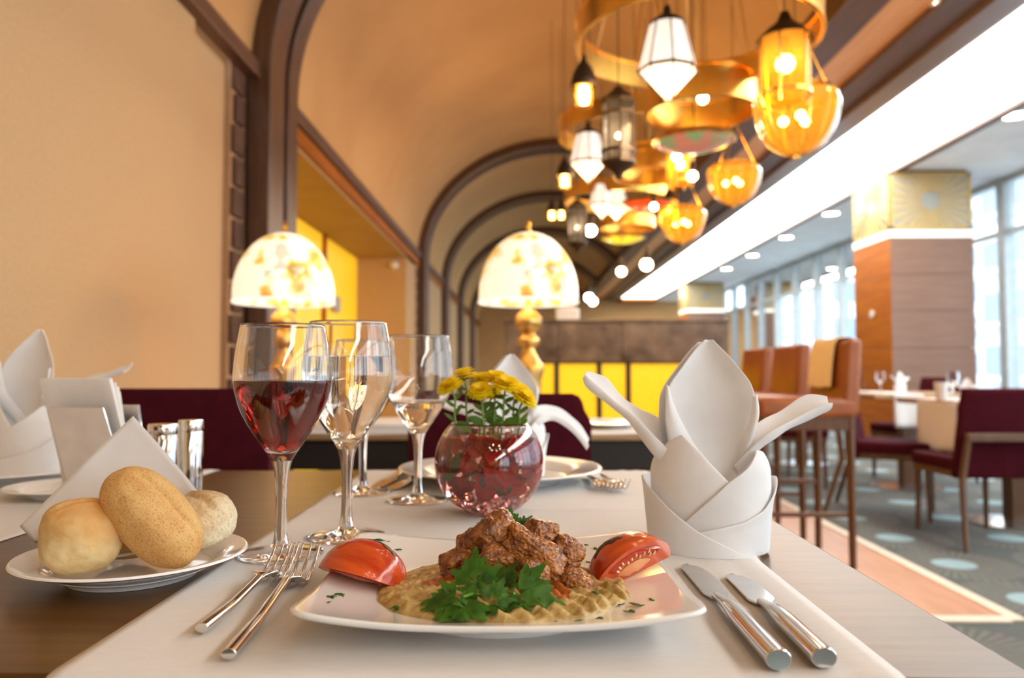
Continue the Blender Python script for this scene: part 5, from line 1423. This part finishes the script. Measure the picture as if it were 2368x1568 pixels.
def flower(px, py, dy, rad, tilt, label, seed, foot, nl):
    rn = random.Random(seed); hp_ = P(px, py, y=vy+dy)
    t = thing('chrysanthemum', label, 'flower', hp_, group='yellow chrysanthemums in the bowl')
    ft_ = Vector((vx+foot[0], vy+foot[1], CLZ+.045))-Vector(hp_)
    mid = ft_*.45+Vector((foot[2], 0, 0))
    Nn = Vector((tilt[0], tilt[1], 1)).normalized(); Q = Vector((0, 0, 1)).rotation_difference(Nn).to_matrix()
    path = smooth_path([Q @ Vector((0, 0, -.004)), Q @ Vector((0, 0, -.010))+mid*.12, mid, ft_], 6)
    G().tube(path, [.0013]*len(path), 7).build('stem', m_stem, t)
    g = G()
    for ring, (cnt, rl, up, zz) in enumerate(((17, 1.0, .05, 0), (17, .97, .34, .001), (15, .86, .68, .002), (13, .74, 1.0, .003), (10, .62, 1.25, .0035), (7, .55, 1.42, .0035))):
        for k in range(cnt):
            a = 2*PI*(k+.5*(ring % 2))/cnt+rn.uniform(-.1, .1); L = rad*rl*rn.uniform(.92, 1.08); ca, sa = cos(a), sin(a)
            o = len(g.v); W = rad*.20
            for i in range(5):
                s_ = i/4; e_ = up*(1-.35*s_); rr = L*s_*cos(e_*.9)+.001; z = zz+L*s_*sin(e_*.9)*.95-.0015*s_*s_*(1.3-up)
                wd = W*(.35+.65*sin(PI*min(1, .15+s_*.62))) if i < 4 else W*.45
                for e in (-1, 0, 1): g.v.append(tuple(Q @ Vector((rr*ca-e*wd*sa, rr*sa+e*wd*ca, z+(.0007 if e else 0)))))
            for i in range(4):
                for e in (0, 1): q = o+i*3+e; g.f.append((q, q+1, q+4, q+3))
    g.build('petals', m_yel, t, ang=180, norm=False)
    G().lathe([(0, -.0045), (rad*.30, -.0035), (rad*.42, .0), (rad*.3, .001)], 12).build('calyx', m_leafd, t).rotation_euler = Q.to_euler()
    for k in range(nl):
        i = int(len(path)*(.34+.28*k/max(1, nl-1))); lg = G(); b_ = path[min(i, len(path)-1)]
        sd = 1 if (k+seed) % 2 else -1
        stem_leaf(lg, b_, Vector((sd*rn.uniform(.5, 1.1), rn.uniform(-.6, .5), rn.uniform(.2, 1.0))), rn.uniform(.011, .018), rn.uniform(.0022, .0038))
        lg.build('leaf', m_leafd, t, ang=180, norm=False)
    return t
for a in ((1042, 897, -.018, .0165, (-.5, -.3), 'leftmost yellow chrysanthemum, lower than its neighbour', 1, (-.012, -.006, -.008), 4), (1074, 871, .004, .0165, (-.2, -.05), 'second yellow chrysanthemum from the left, the highest', 2, (-.008, .0, -.006), 4),
          (1110, 882, .022, .0175, (-.1, .0), 'yellow chrysanthemum left of the middle, in the back row', 3, (0, .008, 0), 4), (1145, 880, .006, .0185, (0, -.15), 'middle yellow chrysanthemum of the top row', 4, (.004, .0, 0), 5),
          (1112, 908, -.012, .0160, (-.1, -.5), 'small yellow chrysanthemum hanging below the middle of the row', 5, (-.002, -.008, 0), 4), (1170, 894, -.010, .0185, (.2, -.3), 'yellow chrysanthemum right of the middle', 6, (.006, -.006, .002), 5),
          (1197, 908, .002, .0190, (.45, -.2), 'second yellow chrysanthemum from the right', 7, (.010, 0, .004), 4), (1212, 925, -.012, .0165, (.6, -.25), 'rightmost and lowest yellow chrysanthemum', 8, (.012, -.004, .006), 5),
          (1135, 912, .018, .0140, (.1, -.4), 'half-hidden yellow chrysanthemum behind the small low one', 9, (.0, .01, 0), 3)):
    flower(*a)
# leafy greens sunk in the water and at the bowl's mouth
grn = thing('leafy_stalks', 'bunch of dark green leafy stalks in the bowl, partly under water', 'foliage', vo_)
for k, (x, y, z, L, d) in enumerate(((-.020, -.020, .100, .020, (-1, -.2, .4)), (.0, -.022, .102, .020, (.6, -.4, .3)), (.016, -.018, .104, .022, (.8, -.3, .5)), (-.006, -.010, .104, .022, (-.6, -.3, .5)), (.008, -.026, .096, .022, (.1, -.2, -1)), (.022, -.020, .096, .022, (.4, -.3, -1)),
         (-.030, -.042, .075, .026, (-.2, .1, -1)), (-.026, -.046, .052, .022, (.5, 0, .3)), (-.034, -.040, .052, .020, (-.7, .1, -.2)), (.004, -.048, .056, .024, (-.3, .1, -1)), (.024, -.044, .068, .020, (.2, .1, -1)), (-.01, -.04, .046, .02, (.6, .1, -.6)), (.010, -.046, .030, .02, (.8, .1, .4)), (.028, .0, .104, .02, (1, -.3, .5)), (-.024, .0, .102, .02, (-1, -.3, .3)), (.0, .012, .106, .022, (.2, -.3, 1)))):
    lg = G(); stem_leaf(lg, Vector((x, y, z)), Vector(d), L, L*.34); lg.build('leaf', m_leafd, grn, ang=180, norm=False)
sg = G()
for k in range(6):
    a = k*1.05; sg.tube([(.010*cos(a), .010*sin(a), .104), (.016*cos(a+.3), .016*sin(a+.3), .07), (.022*cos(a+.8), .022*sin(a+.8), .036)], .0012, 6)
sg.build('stalks', m_stem, grn)
